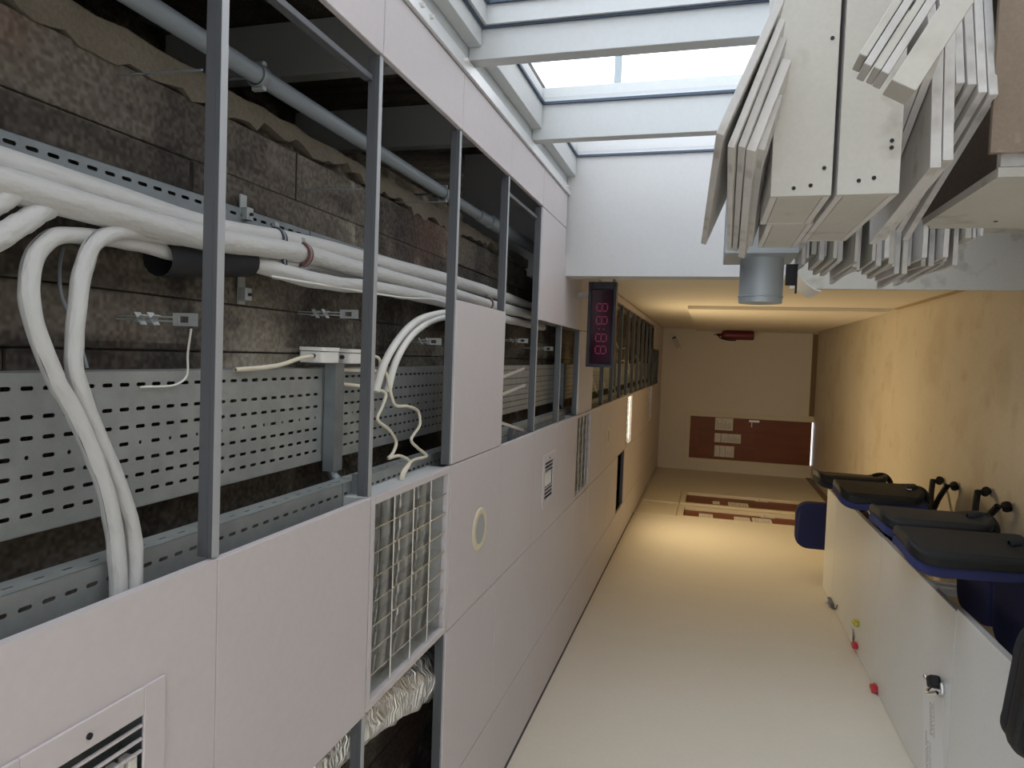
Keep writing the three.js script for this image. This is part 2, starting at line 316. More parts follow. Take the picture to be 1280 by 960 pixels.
{
  const rail = thing('curtain_rail', 'long grooved aluminium curtain rail along the ceiling edge beside the windows', 'curtain rail');
  mesh('rail_body', merge([bx(0.974, 0.996, 2.712, 2.736, BACK + 0.01, 2.33, 0.002), bx(0.974, 0.996, 2.712, 2.736, 2.334, FRONT - 0.004, 0.002)]), M.aluSatin, rail);
  mesh('rail_track', merge([bx(0.998, 1.006, 2.716, 2.735, BACK + 0.01, FRONT - 0.004), bx(1.010, 1.030, 2.722, 2.735, BACK + 0.01, FRONT - 0.004, 0.002)]), M.aluSatin, rail);
  for (const d of [1.72, 1.9, 1.97, 2.28, 4.05]) mesh('glider', bx(1.0, 1.012, 2.704, 2.722, d, d + 0.012, 0.002), M.plastic, rail);
}
tag(mesh('outdoor_beam', bx(2.5, 4.4, 3.11, 3.19, 9.0, 9.09), M.exterior), 'pale crossbar outdoors seen through the window glass', 'beam');


// ------------------------------------------------------------------ light fittings
function fixture(k, label, lit) {
  const d0 = dk(k) + 0.004, d1 = dk(k + 1) - 0.004, x0 = C + 0.004, x1 = B - 0.004, g = thing('ceiling_light', label, 'light', (x0 + x1) / 2, TB, -(d0 + d1) / 2, 0, 'recessed louvred ceiling lights');
  const hw = (x1 - x0) / 2, hd = (d1 - d0) / 2, put = (name, a, b, c, e, f, h, m, r = 0, p = g) => mesh(name, bx(a, b, c, e, f, h, r), m, p);
  mesh('frame', merge([bx(-hw, hw, 0, 0.022, -hd, -hd + 0.022, 0.002), bx(-hw, hw, 0, 0.022, hd - 0.022, hd, 0.002), bx(-hw, -hw + 0.022, 0, 0.022, -hd + 0.022, hd - 0.022, 0.002), bx(hw - 0.022, hw, 0, 0.022, -hd + 0.022, hd - 0.022, 0.002)]), M.tile, g);
  mesh('housing', merge([bx(-hw + 0.004, hw - 0.004, 0.088, 0.092, -hd + 0.004, hd - 0.004), bx(-hw + 0.004, hw - 0.004, 0.022, 0.088, -hd + 0.004, -hd + 0.008), bx(-hw + 0.004, hw - 0.004, 0.022, 0.088, hd - 0.008, hd - 0.004), bx(-hw + 0.004, -hw + 0.008, 0.022, 0.088, -hd + 0.008, hd - 0.008), bx(hw - 0.008, hw - 0.004, 0.022, 0.088, -hd + 0.008, hd - 0.008)]), M.white, g);
  put('reflector', -hw + 0.01, hw - 0.01, 0.084, 0.087, -hd + 0.01, hd - 0.01, M.alu);
  const n = 4, ch = (2 * hd - 0.044) / n;
  for (let i = 0; i < n; i++) {
    const c = -hd + 0.022 + ch * (i + 0.5);
    if (i) put('louvre_divider', -hw + 0.022, hw - 0.022, 0.006, 0.054, c - ch / 2 - 0.0035, c - ch / 2 + 0.0035, M.alu, 0.002);
    const glow = lit && i >= 2;
    const t = rod([-hw + 0.03, 0.066, -c], [hw - 0.03, 0.066, -c], 0.013, 14); mesh('lamp_tube', t, glow ? M.tubeOn : M.tubeOff, g);
    for (let j = 1; j < 8; j++) { const x = -hw + 0.022 + (2 * hw - 0.044) * j / 8;
      const s = new THREE.Shape(); s.moveTo(-0.0015, 0.004); s.lineTo(0.0015, 0.004); s.lineTo(0.004, 0.05); s.lineTo(-0.004, 0.05); s.closePath();
      const e = new THREE.ExtrudeGeometry(s, { depth: ch - 0.008, bevelEnabled: false }); e.translate(x, 0, -c - ch / 2 + 0.004); mesh('louvre_blade', e, M.alu, g); }
  }
  for (const [x, z] of [[hw - 0.05, -0.17], [hw - 0.045, 0.12]]) put('terminal_box', x - 0.03, x + 0.03, 0.092, 0.115, -z - 0.03, -z + 0.03, M.plastic, 0.004);
  if (lit) {
    const l = new THREE.RectAreaLight(new THREE.Color().setRGB(1.0, 0.78, 0.45), 54, 2 * hw - 0.06, 2 * ch - 0.01); l.position.set((x0 + x1) / 2, TB - 0.004, -(d0 + d1) / 2 - ch); l.rotation.x = -Math.PI / 2; scene.add(l);
  }
  return g;
}
fixture(1, 'square ceiling light with shiny louvre grid beside the open ceiling bays, unlit', false);
fixture(6, 'second louvred ceiling light along the corridor, between diffuser and far hole', false);
fixture(11, 'lit louvred ceiling light glowing far down the corridor', true);
fixture(16, 'farthest louvred ceiling light, close to the end wall', false);

// ------------------------------------------------------------------ air diffusers, loudspeakers
const vaneMat = std({ color: rgb(0.72, 0.70, 0.64), roughness: 0.5 });
function diffuser(hole, label) {
  const [a, b, c, e] = hole, g = thing('air_diffuser', label, 'diffuser', (a + b) / 2, TB, -(c + e) / 2, 0, 'square ceiling air diffusers');
  const x = (b - a) / 2, z = (e - c) / 2, f = 0.034;
  mesh('flange', merge([bx(-x - 0.012, x + 0.012, -0.006, 0, -z - 0.012, -z + f, 0.002), bx(-x - 0.012, x + 0.012, -0.006, 0, z - f, z + 0.012, 0.002), bx(-x - 0.012, -x + f, -0.006, 0, -z + f, z - f, 0.002), bx(x - f, x + 0.012, -0.006, 0, -z + f, z - f, 0.002)]), M.tile, g);
  mesh('plenum', merge([bx(-x, x, 0.076, 0.08, -z, z), bx(-x, -x + 0.003, 0, 0.076, -z, z), bx(x - 0.003, x, 0, 0.076, -z, z), bx(-x, x, 0, 0.076, -z, -z + 0.003), bx(-x, x, 0, 0.076, z - 0.003, z)]), M.steelDull, g);
  const i = x - f;
  for (const s of [1, -1]) for (const o of [0.018, 0.040, 0.060]) mesh('slat', bx(s * (i - o) - 0.0022, s * (i - o) + 0.0022, -0.004, 0.002, -z + f, z - f, 0.001), M.tile, g);
  for (let q = 0; q < 8; q++) { const zz = -z + f + (2 * (z - f)) * (q + 0.5) / 8; const v = bx(-i + 0.066, i - 0.066, 0.002, 0.026, zz - 0.009, zz + 0.009, 0.003); mesh('vane', v, vaneMat, g); }
  mesh('screw', rod([x - 0.014, -0.009, 0.0], [x - 0.014, -0.004, 0.0], 0.005), M.dark, g);
  return g;
}
diffuser(DIFF[0], 'large slotted air diffuser at the picture edge in the nearest ceiling tile');
diffuser(DIFF[1], 'small looking slotted air diffuser farther along, beyond the round loudspeaker');
function speaker(d, label) {
  const g = thing('ceiling_speaker', label, 'loudspeaker', -0.702, TB, -d, 0, 'round ceiling loudspeakers');
  const lat = new THREE.LatheGeometry([[0.058, -0.001], [0.060, -0.006], [0.078, -0.007], [0.086, -0.003], [0.087, 0.0005]].map(p => new THREE.Vector2(...p)), 40); mesh('bezel', lat, std({ color: rgb(0.70, 0.62, 0.46), roughness: 0.5 }), g);
  const c = new THREE.CylinderGeometry(0.0585, 0.0585, 0.004, 36); c.translate(0, -0.003, 0); mesh('grille', c, std({ color: rgb(0.40, 0.41, 0.41), roughness: 0.6 }), g);
  return g;
}
speaker(2.645, 'round cream rimmed ceiling loudspeaker beside the near louvred light');
speaker(6.36, 'round ceiling loudspeaker far along the corridor ceiling, seen edge on');

// ------------------------------------------------------------------ above the ceiling: trays, pipes, cables
const trayParts = {};
function trayPlate(width, rows, len) {
  const key = width + '|' + len; if (trayParts[key]) return trayParts[key];
  const s = new THREE.Shape(); s.moveTo(0, 0); s.lineTo(len, 0); s.lineTo(len, width); s.lineTo(0, width); s.closePath();
  rows.forEach((v, r) => { for (let u = 0.016, i = 0; u < len - 0.012; u += 0.0385, i++) { const h = new THREE.Path();
    if (r === 3 && i % 2 === 0) { h.absarc(u, v, 0.0042, 0, Math.PI * 2, true); }
    else { const a = 0.0078, w = 0.0036; h.moveTo(u - a, v - w); h.absarc(u - a, v, w, -Math.PI / 2, Math.PI / 2, true); h.lineTo(u + a, v + w); h.absarc(u + a, v, w, Math.PI / 2, -Math.PI / 2, true); h.closePath(); }
    s.holes.push(h); } });
  const e = new THREE.ExtrudeGeometry(s, { depth: 0.0014, bevelEnabled: false, curveSegments: 3 });
  // shape x runs down the corridor, shape y to the left, thickness upwards
  e.applyMatrix4(new THREE.Matrix4().set(0, -1, 0, 0, 0, 0, 1, 0, -1, 0, 0, 0, 0, 0, 0, 1));
  return trayParts[key] = metreUV(e);
}
function flangePlate(h, len) {
  const key = 'f' + h + '|' + len; if (trayParts[key]) return trayParts[key];
  const s = new THREE.Shape(); s.moveTo(0, 0); s.lineTo(len, 0); s.lineTo(len, h); s.lineTo(0, h); s.closePath();
  for (let u = 0.02; u < len - 0.02; u += 0.05) { const p = new THREE.Path(), a = 0.009, w = 0.003, v = h * 0.45; p.moveTo(u - a, v - w); p.lineTo(u - a, v + w); p.lineTo(u + a, v + w); p.lineTo(u + a, v - w); p.closePath(); s.holes.push(p); }
  const e = new THREE.ExtrudeGeometry(s, { depth: 0.0014, bevelEnabled: false });
  e.applyMatrix4(new THREE.Matrix4().set(0, 0, 1, 0, 0, 1, 0, 0, -1, 0, 0, 0, 0, 0, 0, 1));
  return trayParts[key] = metreUV(e);
}
function tray(label, x, y, width, rows, d0, len, n, flange, mat) {
  const g = thing('cable_tray', label, 'cable tray', x, y, -d0);
  for (let i = 0; i < n; i++) {
    const p = mesh('tray_section', trayPlate(width, rows, len - 0.004), mat, g); p.position.z = -i * len;
    for (const s of [0, 1]) { const f = mesh('side_flange', flangePlate(flange, len - 0.004), mat, p); f.position.x = s ? -width : -0.0014; }
  }
  return g;
}
tray('wide perforated steel cable tray under the concrete, right above the open bays', -0.054, 2.905, 0.262, [0.026, 0.072, 0.106, 0.137, 0.168, 0.199, 0.230], 0.3, 1.44, 9, 0.055, M.steel);
tray('lower dark perforated cable tray half hidden behind the ceiling tiles', -0.366, 2.812, 0.30, [0.030, 0.075, 0.115, 0.155, 0.195, 0.235, 0.27], 0.3, 1.40, 9, 0.055, M.steel);
tray('narrow slotted steel tray carrying the white insulated pipes', 0.325, 2.945, 0.10, [0.016, 0.06], 0.3, 1.42, 3, 0.02, M.steelDull);
for (const [d, label] of [[1.765, 'channel bracket under the wide tray in the first open bays'], [3.35, 'channel bracket under the wide tray behind the lone fitted tile'], [4.98, 'channel bracket under the wide tray before the clock'], [7.9, 'channel bracket under the wide tray far along the corridor']]) {
  const g = thing('tray_bracket', 'galvanised ' + label, 'bracket', 0, 0, -d, 0, 'channel brackets under the cable trays');
  mesh('arm', merge([bx(-0.345, -0.04, 2.868, 2.871, -0.024, 0.024), bx(-0.345, -0.04, 2.871, 2.902, -0.024, -0.021), bx(-0.345, -0.04, 2.871, 2.902, 0.021, 0.024)]), M.steelDull, g);
  const bend = tube([[-0.338, 2.886, 0], [-0.36, 2.88, 0], [-0.375, 2.86, 0], [-0.38, 2.82, 0], [-0.384, 2.80, 0]], 0.014, 20, 8); mesh('bent_end', bend, M.steelDull, g);
  mesh('lower_arm', merge([bx(-0.70, -0.345, 2.786, 2.789, -0.022, 0.022), bx(-0.70, -0.345, 2.789, 2.810, -0.022, -0.019), bx(-0.70, -0.345, 2.789, 2.810, 0.019, 0.022)]), M.steelDull, g);
  mesh('rod', rod([-0.05, 2.87, 0.0], [-0.045, SOF, 0.0], 0.004), M.steelDull, g);
}
function pipe(name, label, pts, r, mat, category = 'pipe', n = 90, grp) { return tag(mesh(name, tube(pts, r, n, 14), mat), label, category, grp); }
function wrapped(name, label, pts, r, seed, n = 120) {      // insulation sleeve with a lumpy skin
  const g = tube(pts, r, n, 16), p = g.attributes.position, nn = g.attributes.normal, q = noise(seed, 32), uvs = g.attributes.uv;
  for (let i = 0; i < p.count; i++) { const k = (q(uvs.getX(i) * 1.0, uvs.getY(i) * 0.25) - 0.5) * r * 0.20; p.setXYZ(i, p.getX(i) + nn.getX(i) * k, p.getY(i) + nn.getY(i) * k, p.getZ(i) + nn.getZ(i) * k); }
  g.computeVertexNormals(); const L = new THREE.CatmullRomCurve3(pts.map(V)).getLength(); for (let i = 0; i < uvs.count; i++) uvs.setXY(i, uvs.getX(i) * L, uvs.getY(i) * 2 * Math.PI * r);
  return tag(mesh(name, g, M.wrap), label, 'pipe');
}
{
  const g = thing('grey_conduit', 'long grey round conduit running beside the edge of the concrete', 'pipe');
  mesh('conduit_pipe', rod([0.632, 2.915, 0.2], [0.640, 2.915, -3.05], 0.0215, 24), M.conduit, g);
  mesh('coupling', rod([0.640, 2.915, -3.05], [0.641, 2.915, -3.2], 0.027, 24), M.conduit, g);
  mesh('conduit_pipe', rod([0.641, 2.912, -3.2], [0.65, 2.905, -4.15], 0.033, 20), M.conduit, g);
  for (const d of [1.437, 2.62]) {
    const t = new THREE.TorusGeometry(0.0245, 0.0045, 8, 30); t.scale(1, 1, 3); t.translate(0.634, 2.915, -d);
    const c = mesh('pipe_clamp', t, M.steelDull, g);
    mesh('clamp_ear', bx(0.601, 0.611, 2.898, 2.93, d - 0.007, d + 0.007, 0.002), M.steel, c); mesh('clamp_ear', bx(0.658, 0.668, 2.898, 2.93, d - 0.007, d + 0.007, 0.002), M.steel, c);
    mesh('clamp_rod', rod([0.634, 2.94, -d], [0.634, 4.05, -d], 0.004), M.steelDull, c);
  }
}
const W1 = wrapped('insulated_pipe', 'white insulated pipe lying uppermost in the slotted tray', [[0.27, 2.905, -0.2], [0.26, 2.905, -0.809], [0.255, 2.905, -0.997], [0.248, 2.905, -1.262], [0.268, 2.905, -1.555], [0.282, 2.905, -1.985], [0.299, 2.905, -2.678], [0.303, 2.905, -3.344], [0.293, 2.905, -4.184], [0.28, 2.905, -6.5]], 0.026, 3);
const W2 = wrapped('insulated_pipe', 'white insulated pipe held by the dark red clamp', [[0.23, 2.875, -0.2], [0.224, 2.875, -0.786], [0.222, 2.875, -0.968], [0.22, 2.875, -1.226], [0.243, 2.885, -1.579], [0.241, 2.885, -1.949], [0.242, 2.885, -2.631], [0.239, 2.885, -3.287], [0.24, 2.885, -4.111], [0.23, 2.885, -6.5]], 0.025, 9);
wrapped('insulated_pipe', 'white insulated pipe leaving the black foam sleeve', [[0.185, 2.912, -1.26], [0.195, 2.908, -1.328], [0.201, 2.905, -1.474], [0.228, 2.905, -1.708], [0.228, 2.915, -1.988], [0.205, 2.915, -2.685], [0.19, 2.91, -4.2]], 0.019, 14);
wrapped('insulated_pipe', 'white insulated pipe sagging lowest below the pipe bundle', [[0.186, 2.915, -1.30], [0.192, 2.900, -1.42], [0.178, 2.868, -1.644], [0.192, 2.862, -1.912], [0.200, 2.875, -2.464], [0.188, 2.885, -3.1], [0.185, 2.885, -4.3]], 0.021, 17);
pipe('foam_sleeve', 'thick black foam sleeve on the pipe behind the nearest grid bar', [[0.166, 2.912, -1.13], [0.177, 2.912, -1.24], [0.196, 2.910, -1.40]], 0.036, M.foam, 'pipe insulation', 20);
wrapped('insulated_pipe', 'right white insulated hose in the smaller loop, looping down over the wide tray', [[0.196, 2.912, -1.35], [0.192, 2.906, -1.216], [0.203, 2.895, -1.117], [0.192, 2.875, -1.002], [0.164, 2.865, -0.94], [0.111, 2.855, -0.908], [0.051, 2.845, -0.891], [-0.007, 2.84, -0.88], [-0.045, 2.835, -0.877], [-0.09, 2.83, -0.888], [-0.156, 2.825, -0.913], [-0.233, 2.815, -0.941], [-0.304, 2.805, -0.961], [-0.372, 2.795, -0.962], [-0.437, 2.78, -0.945], [-0.52, 2.772, -0.93]], 0.0140, 23, 160);
wrapped('insulated_pipe', 'left white insulated hose in the larger loop over the wide tray', [[0.177, 2.905, -1.205], [0.181, 2.895, -1.059], [0.176, 2.885, -0.946], [0.163, 2.875, -0.877], [0.132, 2.865, -0.835], [0.087, 2.855, -0.815], [0.033, 2.845, -0.813], [-0.02, 2.835, -0.824], [-0.067, 2.83, -0.843], [-0.114, 2.825, -0.868], [-0.181, 2.815, -0.893], [-0.25, 2.805, -0.912], [-0.312, 2.8, -0.922], [-0.371, 2.79, -0.922], [-0.429, 2.78, -0.915], [-0.52, 2.772, -0.905]], 0.0142, 29, 160);
wrapped('insulated_pipe', 'short thick white sleeve leaving the tray at the top picture edge', [[0.16, 2.85, -0.70], [0.18, 2.865, -0.755], [0.214, 2.875, -0.804], [0.234, 2.895, -0.866], [0.236, 2.90, -0.93]], 0.017, 31, 40);
wrapped('insulated_pipe', 'cream white sleeve curving out of the bundle above the loops', [[0.11, 2.845, -0.70], [0.136, 2.855, -0.759], [0.174, 2.865, -0.815], [0.215, 2.885, -0.886], [0.225, 2.90, -0.99]], 0.017, 37, 40);
for (const [x, y, d, r, m, label] of [[0.262, 2.905, 1.50, 0.029, M.rubber, 'upper dark blue pipe clamp on the pipe bundle'], [0.240, 2.884, 1.585, 0.028, M.clampRed, 'dark red rubber lined pipe clamp on the pipe bundle'], [0.205, 2.900, 1.50, 0.024, M.rubber, 'lower dark blue pipe clamp beside the foam sleeve'], [0.242, 2.885, 3.15, 0.028, M.clampRed, 'pipe clamp on the bundle behind the lone fitted tile']]) {
  const g = thing('pipe_clamp', label, 'clamp', x, y, -d);
  const t = new THREE.TorusGeometry(r, 0.004, 8, 28); t.scale(1, 1, 2.6); mesh('clamp_ring', t, m, g);
  const t2 = new THREE.TorusGeometry(r + 0.002, 0.003, 6, 28); t2.translate(0, 0, 0.003); mesh('steel_band', t2, M.steelDull, g);
  for (const e of [-1, 1]) mesh('clamp_bolt', bx(e * (r + 0.009) - 0.006, e * (r + 0.009) + 0.006, -0.006, 0.006, -0.008, 0.008, 0.002), M.steel, g);
}
for (const [x, d, label] of [[0.325, 1.437, 'small slotted steel mounting plate right of the pipe bundle'], [0.135, 1.437, 'small slotted steel mounting plate left of the pipe bundle']]) {
  const g = thing('mounting_plate', label, 'bracket', x, 2.93, -d);
  mesh('plate', bx(-0.035, 0.035, 0.02, 0.024, -0.012, 0.012), M.steel, g); mesh('nut_block', bx(-0.026, 0.004, 0.0, 0.019, -0.012, 0.012, 0.002), M.steel, g); mesh('bolt', rod([-0.012, -0.006, 0], [-0.012, 0, 0], 0.004), M.dark, g);
}
pipe('white_conduit', 'upper of two white conduits arching behind the lone fitted tile', [[0.20, 2.875, -3.2], [0.176, 2.865, -2.771], [0.148, 2.855, -2.461], [0.106, 2.85, -2.243], [0.04, 2.845, -2.095], [-0.041, 2.845, -1.996], [-0.127, 2.852, -1.955]], 0.0125, M.plastic);
pipe('white_conduit', 'lower of two white conduits arching behind the lone fitted tile', [[0.17, 2.875, -3.2], [0.149, 2.865, -2.774], [0.135, 2.853, -2.495], [0.095, 2.848, -2.301], [0.037, 2.843, -2.158], [-0.041, 2.842, -2.065], [-0.131, 2.85, -2.034]], 0.0125, M.plastic);
pipe('power_cable', 'wavy cream cable with the wider bends dropping to the near light', [[-0.058, 2.895, -1.80], [-0.064, 2.868, -1.981], [-0.069, 2.855, -2.028], [-0.117, 2.84, -2.029], [-0.169, 2.83, -2.047], [-0.182, 2.825, -2.142], [-0.206, 2.82, -2.219], [-0.247, 2.815, -2.224], [-0.294, 2.81, -2.142], [-0.325, 2.805, -2.186], [-0.358, 2.795, -2.243], [-0.358, 2.79, -2.109], [-0.385, 2.782, -2.014], [-0.404, 2.78, -2.0]], 0.0052, M.cable, 'cable', 160);
pipe('power_cable', 'wavy cream cable with tighter bends nearer the grid bar', [[-0.1, 2.9, -1.83], [-0.118, 2.857, -1.965], [-0.135, 2.845, -2.012], [-0.172, 2.835, -1.972], [-0.208, 2.825, -1.921], [-0.247, 2.815, -1.986], [-0.289, 2.81, -2.025], [-0.32, 2.8, -1.977], [-0.327, 2.795, -1.939], [-0.331, 2.795, -2.025], [-0.358, 2.788, -2.084], [-0.385, 2.776, -2.02], [-0.404, 2.774, -2.0]], 0.0052, M.cable, 'cable', 160);
pipe('thin_wire', 'thin grey wire hanging between the two white hose loops', [[0.156, 2.935, -0.943], [0.12, 2.925, -0.928], [0.073, 2.92, -0.928], [0.04, 2.915, -0.941], [-0.02, 2.908, -0.959], [-0.048, 2.902, -0.963]], 0.0028, M.conduit, 'wire');
pipe('thin_wire', 'thin white wire sagging under the pipe bundle', [[0.165, 2.858, -1.42], [0.172, 2.845, -1.894], [0.178, 2.842, -2.118], [0.196, 2.85, -2.393], [0.196, 2.86, -2.573], [0.2, 2.87, -3.1]], 0.0028, M.plastic, 'wire');
pipe('tie_wire', 'white cable tie end hanging from the wide tray to a hanger', [[-0.085, 2.900, -1.08], [-0.082, 2.897, -1.17], [-0.066, 2.893, -1.192], [-0.02, 2.885, -1.185], [0.03, 2.865, -1.17]], 0.0022, M.plastic, 'wire');
{
  const q = mulberry(77);
  for (let i = 0; i < 7; i++) { const x = q() * 0.5 - 0.2, d = 6.2 + i * 0.75, pts = []; for (let j = 0; j < 7; j++) pts.push([x + (q() - 0.5) * 0.16 - j * 0.05, 2.95 - j * 0.027 + q() * 0.01, -d - (q() - 0.5) * 0.3]);
    pipe('loose_wire', ['nearest', 'second nearest', 'third nearest', 'fourth nearest', 'third farthest', 'second farthest', 'farthest'][i] + ' loose curly wire hanging in the ceiling bays beyond the clock', pts, 0.006, M.cable, 'wire', 50, 'loose wires in the far ceiling'); }
}
for (const [a, b, label] of [[[-0.122, 2.795, -2.93], [-0.064, 2.795, -3.54], 'upper pale metal strip lying across the grid bars behind the lone tile'], [[-0.195, 2.787, -2.925], [-0.152, 2.787, -3.54], 'lower pale metal strip lying across the grid bars behind the lone tile'], [[-0.300, 2.783, -3.02], [-0.39, 2.783, -3.53], 'slanting pale metal strip at the tile edge behind the lone tile']]) {
  const A_ = V(a), B_ = V(b), l = A_.distanceTo(B_), g = merge([metreUV(new THREE.BoxGeometry(0.014, 0.002, l)), metreUV(new THREE.BoxGeometry(0.002, 0.012, l).translate(0.006, 0.006, 0))]);
  const m = tag(mesh('metal_strip', g, M.aluSatin), label, 'metal strip'); m.position.copy(A_).add(B_).multiplyScalar(0.5); m.lookAt(B_);
}
{ // round white junction boxes on the tray edge
  for (const [x, d, w, label] of [[-0.020, 1.70, 0.085, 'near white plastic junction box sitting on the tray edge'], [-0.022, 1.86, 0.10, 'far white plastic junction box sitting on the tray edge']]) {
    const g = thing('junction_box', label, 'junction box', x, 2.895, -d);
    const s = new THREE.ExtrudeGeometry(roundedShape(w, 0.075, 0.014), { depth: 0.026, bevelEnabled: true, bevelSize: 0.002, bevelThickness: 0.002, bevelSegments: 1 }); s.rotateY(Math.PI / 2); s.rotateX(0); s.translate(-0.016, 0, 0); mesh('box_body', s, M.plastic, g);
    const t = new THREE.ExtrudeGeometry(roundedShape(w + 0.006, 0.081, 0.015), { depth: 0.010, bevelEnabled: false }); t.rotateY(Math.PI / 2); t.translate(0.014, 0, 0); mesh('box_lid', t, M.plastic, g);
    mesh('entry_gland', rod([0, -0.01, w / 2], [0, -0.012, w / 2 + 0.012], 0.006), M.rubber, g);
  }
  pipe('power_cable', 'short cream cable entering the near junction box along the tray', [[-0.055, 2.898, -1.35], [-0.045, 2.89, -1.5], [-0.025, 2.885, -1.6], [-0.02, 2.884, -1.66]], 0.0055, M.cable, 'cable', 40);
  pipe('power_cable', 'cream cable loop leaving the far junction box by the grid bar', [[-0.02, 2.884, -1.91], [-0.015, 2.87, -1.95], [-0.025, 2.86, -1.99], [-0.05, 2.862, -2.0], [-0.085, 2.87, -1.98]], 0.0045, M.cable, 'cable', 40);
}
// spring hangers of the grid: two wires, a plate and spring clips
for (const [x, k, clip, label] of [[0.045, 0, 0.10, 'first spring clip hanger on the nearest grid bar'], [0.096, 1, 0.10, 'spring clip hanger on the second grid bar'], [0.040, 2, 0.05, 'spring clip hanger on the third grid bar by the lone tile'], [0.03, 3, 0.07, 'spring clip hanger behind the lone fitted tile'], [0.08, 4, 0.06, 'spring clip hanger on the fifth grid bar'], [0.05, 5, 0.06, 'spring clip hanger on the sixth grid bar before the clock']]) {
  const d = dk(k), g = thing('spring_hanger', label, 'hanger', x, TT + 0.036, -d, 0, 'spring clip hangers of the ceiling grid');
  mesh('hanger_plate', merge([bx(-0.012, -0.006, 0.0, 0.055, -0.001, 0.001), bx(0.006, 0.012, 0.0, 0.055, -0.001, 0.001), bx(-0.006, 0.006, 0.0, 0.02, -0.001, 0.001), bx(-0.006, 0.006, 0.04, 0.055, -0.001, 0.001)]), M.steel, g);
  mesh('wire', rod([-0.004, 0.05, 0.002], [-0.002, SOF - TT - 0.036, 0.004], 0.0018, 6), M.steel, g); mesh('wire', rod([0.004, 0.05, -0.002], [0.004, SOF - TT - 0.036, -0.002], 0.0018, 6), M.steel, g);
  for (const o of [0, 0.03]) { const c = merge([bx(-0.014, 0.014, -0.001, 0.001, -0.008, 0.008), bx(-0.001, 0.001, -0.012, 0.012, -0.008, 0.008)]); c.rotateZ(0.6); c.translate(0, clip + o, 0); mesh('spring_clip', c, M.steel, g); }
}
for (const [x, k, y1, label] of [[0.5, 0, SOF, 'plain thin hanger rod reaching the concrete above the nearest bar'], [0.43, 1, SOF, 'plain thin hanger rod above the second grid bar'], [0.53, 2, SOF, 'plain thin hanger rod above the third grid bar by the conduit']]) tag(mesh('hanger_rod', rod([x, TT + 0.036, -dk(k)], [x + 0.004, y1, -dk(k)], 0.0022, 8), M.steelDull), label, 'hanger');
{ // crinkled foil duct behind the near light
  const pts = [[-1.30, 2.83, -2.75], [-1.22, 2.85, -2.45], [-1.15, 2.855, -2.15], [-1.10, 2.858, -1.85], [-1.07, 2.858, -1.5], [-1.08, 2.86, -1.1], [-1.1, 2.86, -0.7]];
  const g = tube(pts, 0.098, 200, 28), p = g.attributes.position, nn = g.attributes.normal, uv = g.attributes.uv, q = noise(91, 64), q2 = noise(97, 24);
  for (let i = 0; i < p.count; i++) { const u = uv.getX(i), v = uv.getY(i), k = 0.016 * (Math.abs(q(u * 0.45 + v * 0.10, v * 0.5) - 0.5) * 2 - 0.5) + 0.014 * (q2(u + v * 0.3, v) - 0.5); p.setXYZ(i, p.getX(i) + nn.getX(i) * k, p.getY(i) + nn.getY(i) * k, p.getZ(i) + nn.getZ(i) * k); uv.setXY(i, u * 2.2, v * 0.6); }
  g.computeVertexNormals(); tag(mesh('foil_duct', g, M.foil), 'crinkled silver foil air duct in the gap behind the near ceiling light', 'air duct');
}

// ------------------------------------------------------------------ clock, camera, extinguisher, notices
{
  const g = thing('led_clock', 'dark wall clock with dim red digits hanging below the corridor ceiling', 'clock', 0.224, 2.465, -4.6);
  const w = 0.56, h = 0.185;
  mesh('clock_case', merge([bx(-w / 2, w / 2, 0, 0.020, -0.03, 0.05, 0.003), bx(-w / 2, w / 2, h - 0.020, h, -0.03, 0.05, 0.003), bx(-w / 2, -w / 2 + 0.02, 0.02, h - 0.02, -0.03, 0.05, 0.003), bx(w / 2 - 0.045, w / 2, 0.02, h - 0.02, -0.03, 0.05, 0.003), bx(-w / 2 + 0.01, w / 2 - 0.03, 0.012, h - 0.012, 0.0, 0.048)]), M.clockBody, g);
  mesh('clock_screen', bx(-w / 2 + 0.02, w / 2 - 0.045, 0.02, h - 0.02, -0.008, -0.001), M.clockScreen, g);
  const seg = (cx, on) => { const a = 0.024, b = 0.032, t = 0.0065, L = []; const H = (y) => L.push(bx(cx - a + t, cx + a - t, y - t / 2, y + t / 2, -0.0105, -0.0085)), U = (x, y0) => L.push(bx(x - t / 2, x + t / 2, y0 + t / 2, y0 + b, -0.0105, -0.0085)); const y = h / 2; if (on[0]) H(y + b + t / 2); if (on[3]) H(y); if (on[6]) H(y - b - t / 2); if (on[1]) U(cx - a, y); if (on[2]) U(cx + a, y); if (on[4]) U(cx - a, y - b - t / 2); if (on[5]) U(cx + a, y - b - t / 2); return merge(L); };
  for (const cx of [-0.165, -0.085, 0.03, 0.115]) mesh('digit', seg(cx, [1, 1, 1, 1, 1, 1, 1]), M.led, g);
  mesh('digit_colon', merge([bx(-0.032, -0.024, h / 2 + 0.012, h / 2 + 0.02, -0.0105, -0.0085), bx(-0.032, -0.024, h / 2 - 0.02, h / 2 - 0.012, -0.0105, -0.0085)]), M.led, g);
  mesh('ceiling_arm', bx(0.18, 0.21, h, TB - 2.465, 0.005, 0.03), M.edge, g); mesh('wall_arm', bx(0.17, RX - 0.224, 0.02, 0.04, 0.052, 0.075), M.edge, g);
}
{
  const g = thing('security_camera', 'small white security camera high on the end wall', 'camera', 0.41, 2.46, -END + 0.0);
  mesh('mount', bx(-0.03, 0.03, 0.02, 0.08, -0.06, 0, 0.004), M.plastic, g);
  const c = rod([0, 0.04, 0.05], [-0.16, -0.05, 0.16], 0.038, 16); mesh('camera_body', c, M.plastic, g);
  mesh('lens', rod([0.02, 0.05, 0.04], [0.035, 0.06, 0.03], 0.036, 16), M.dark, g);
}
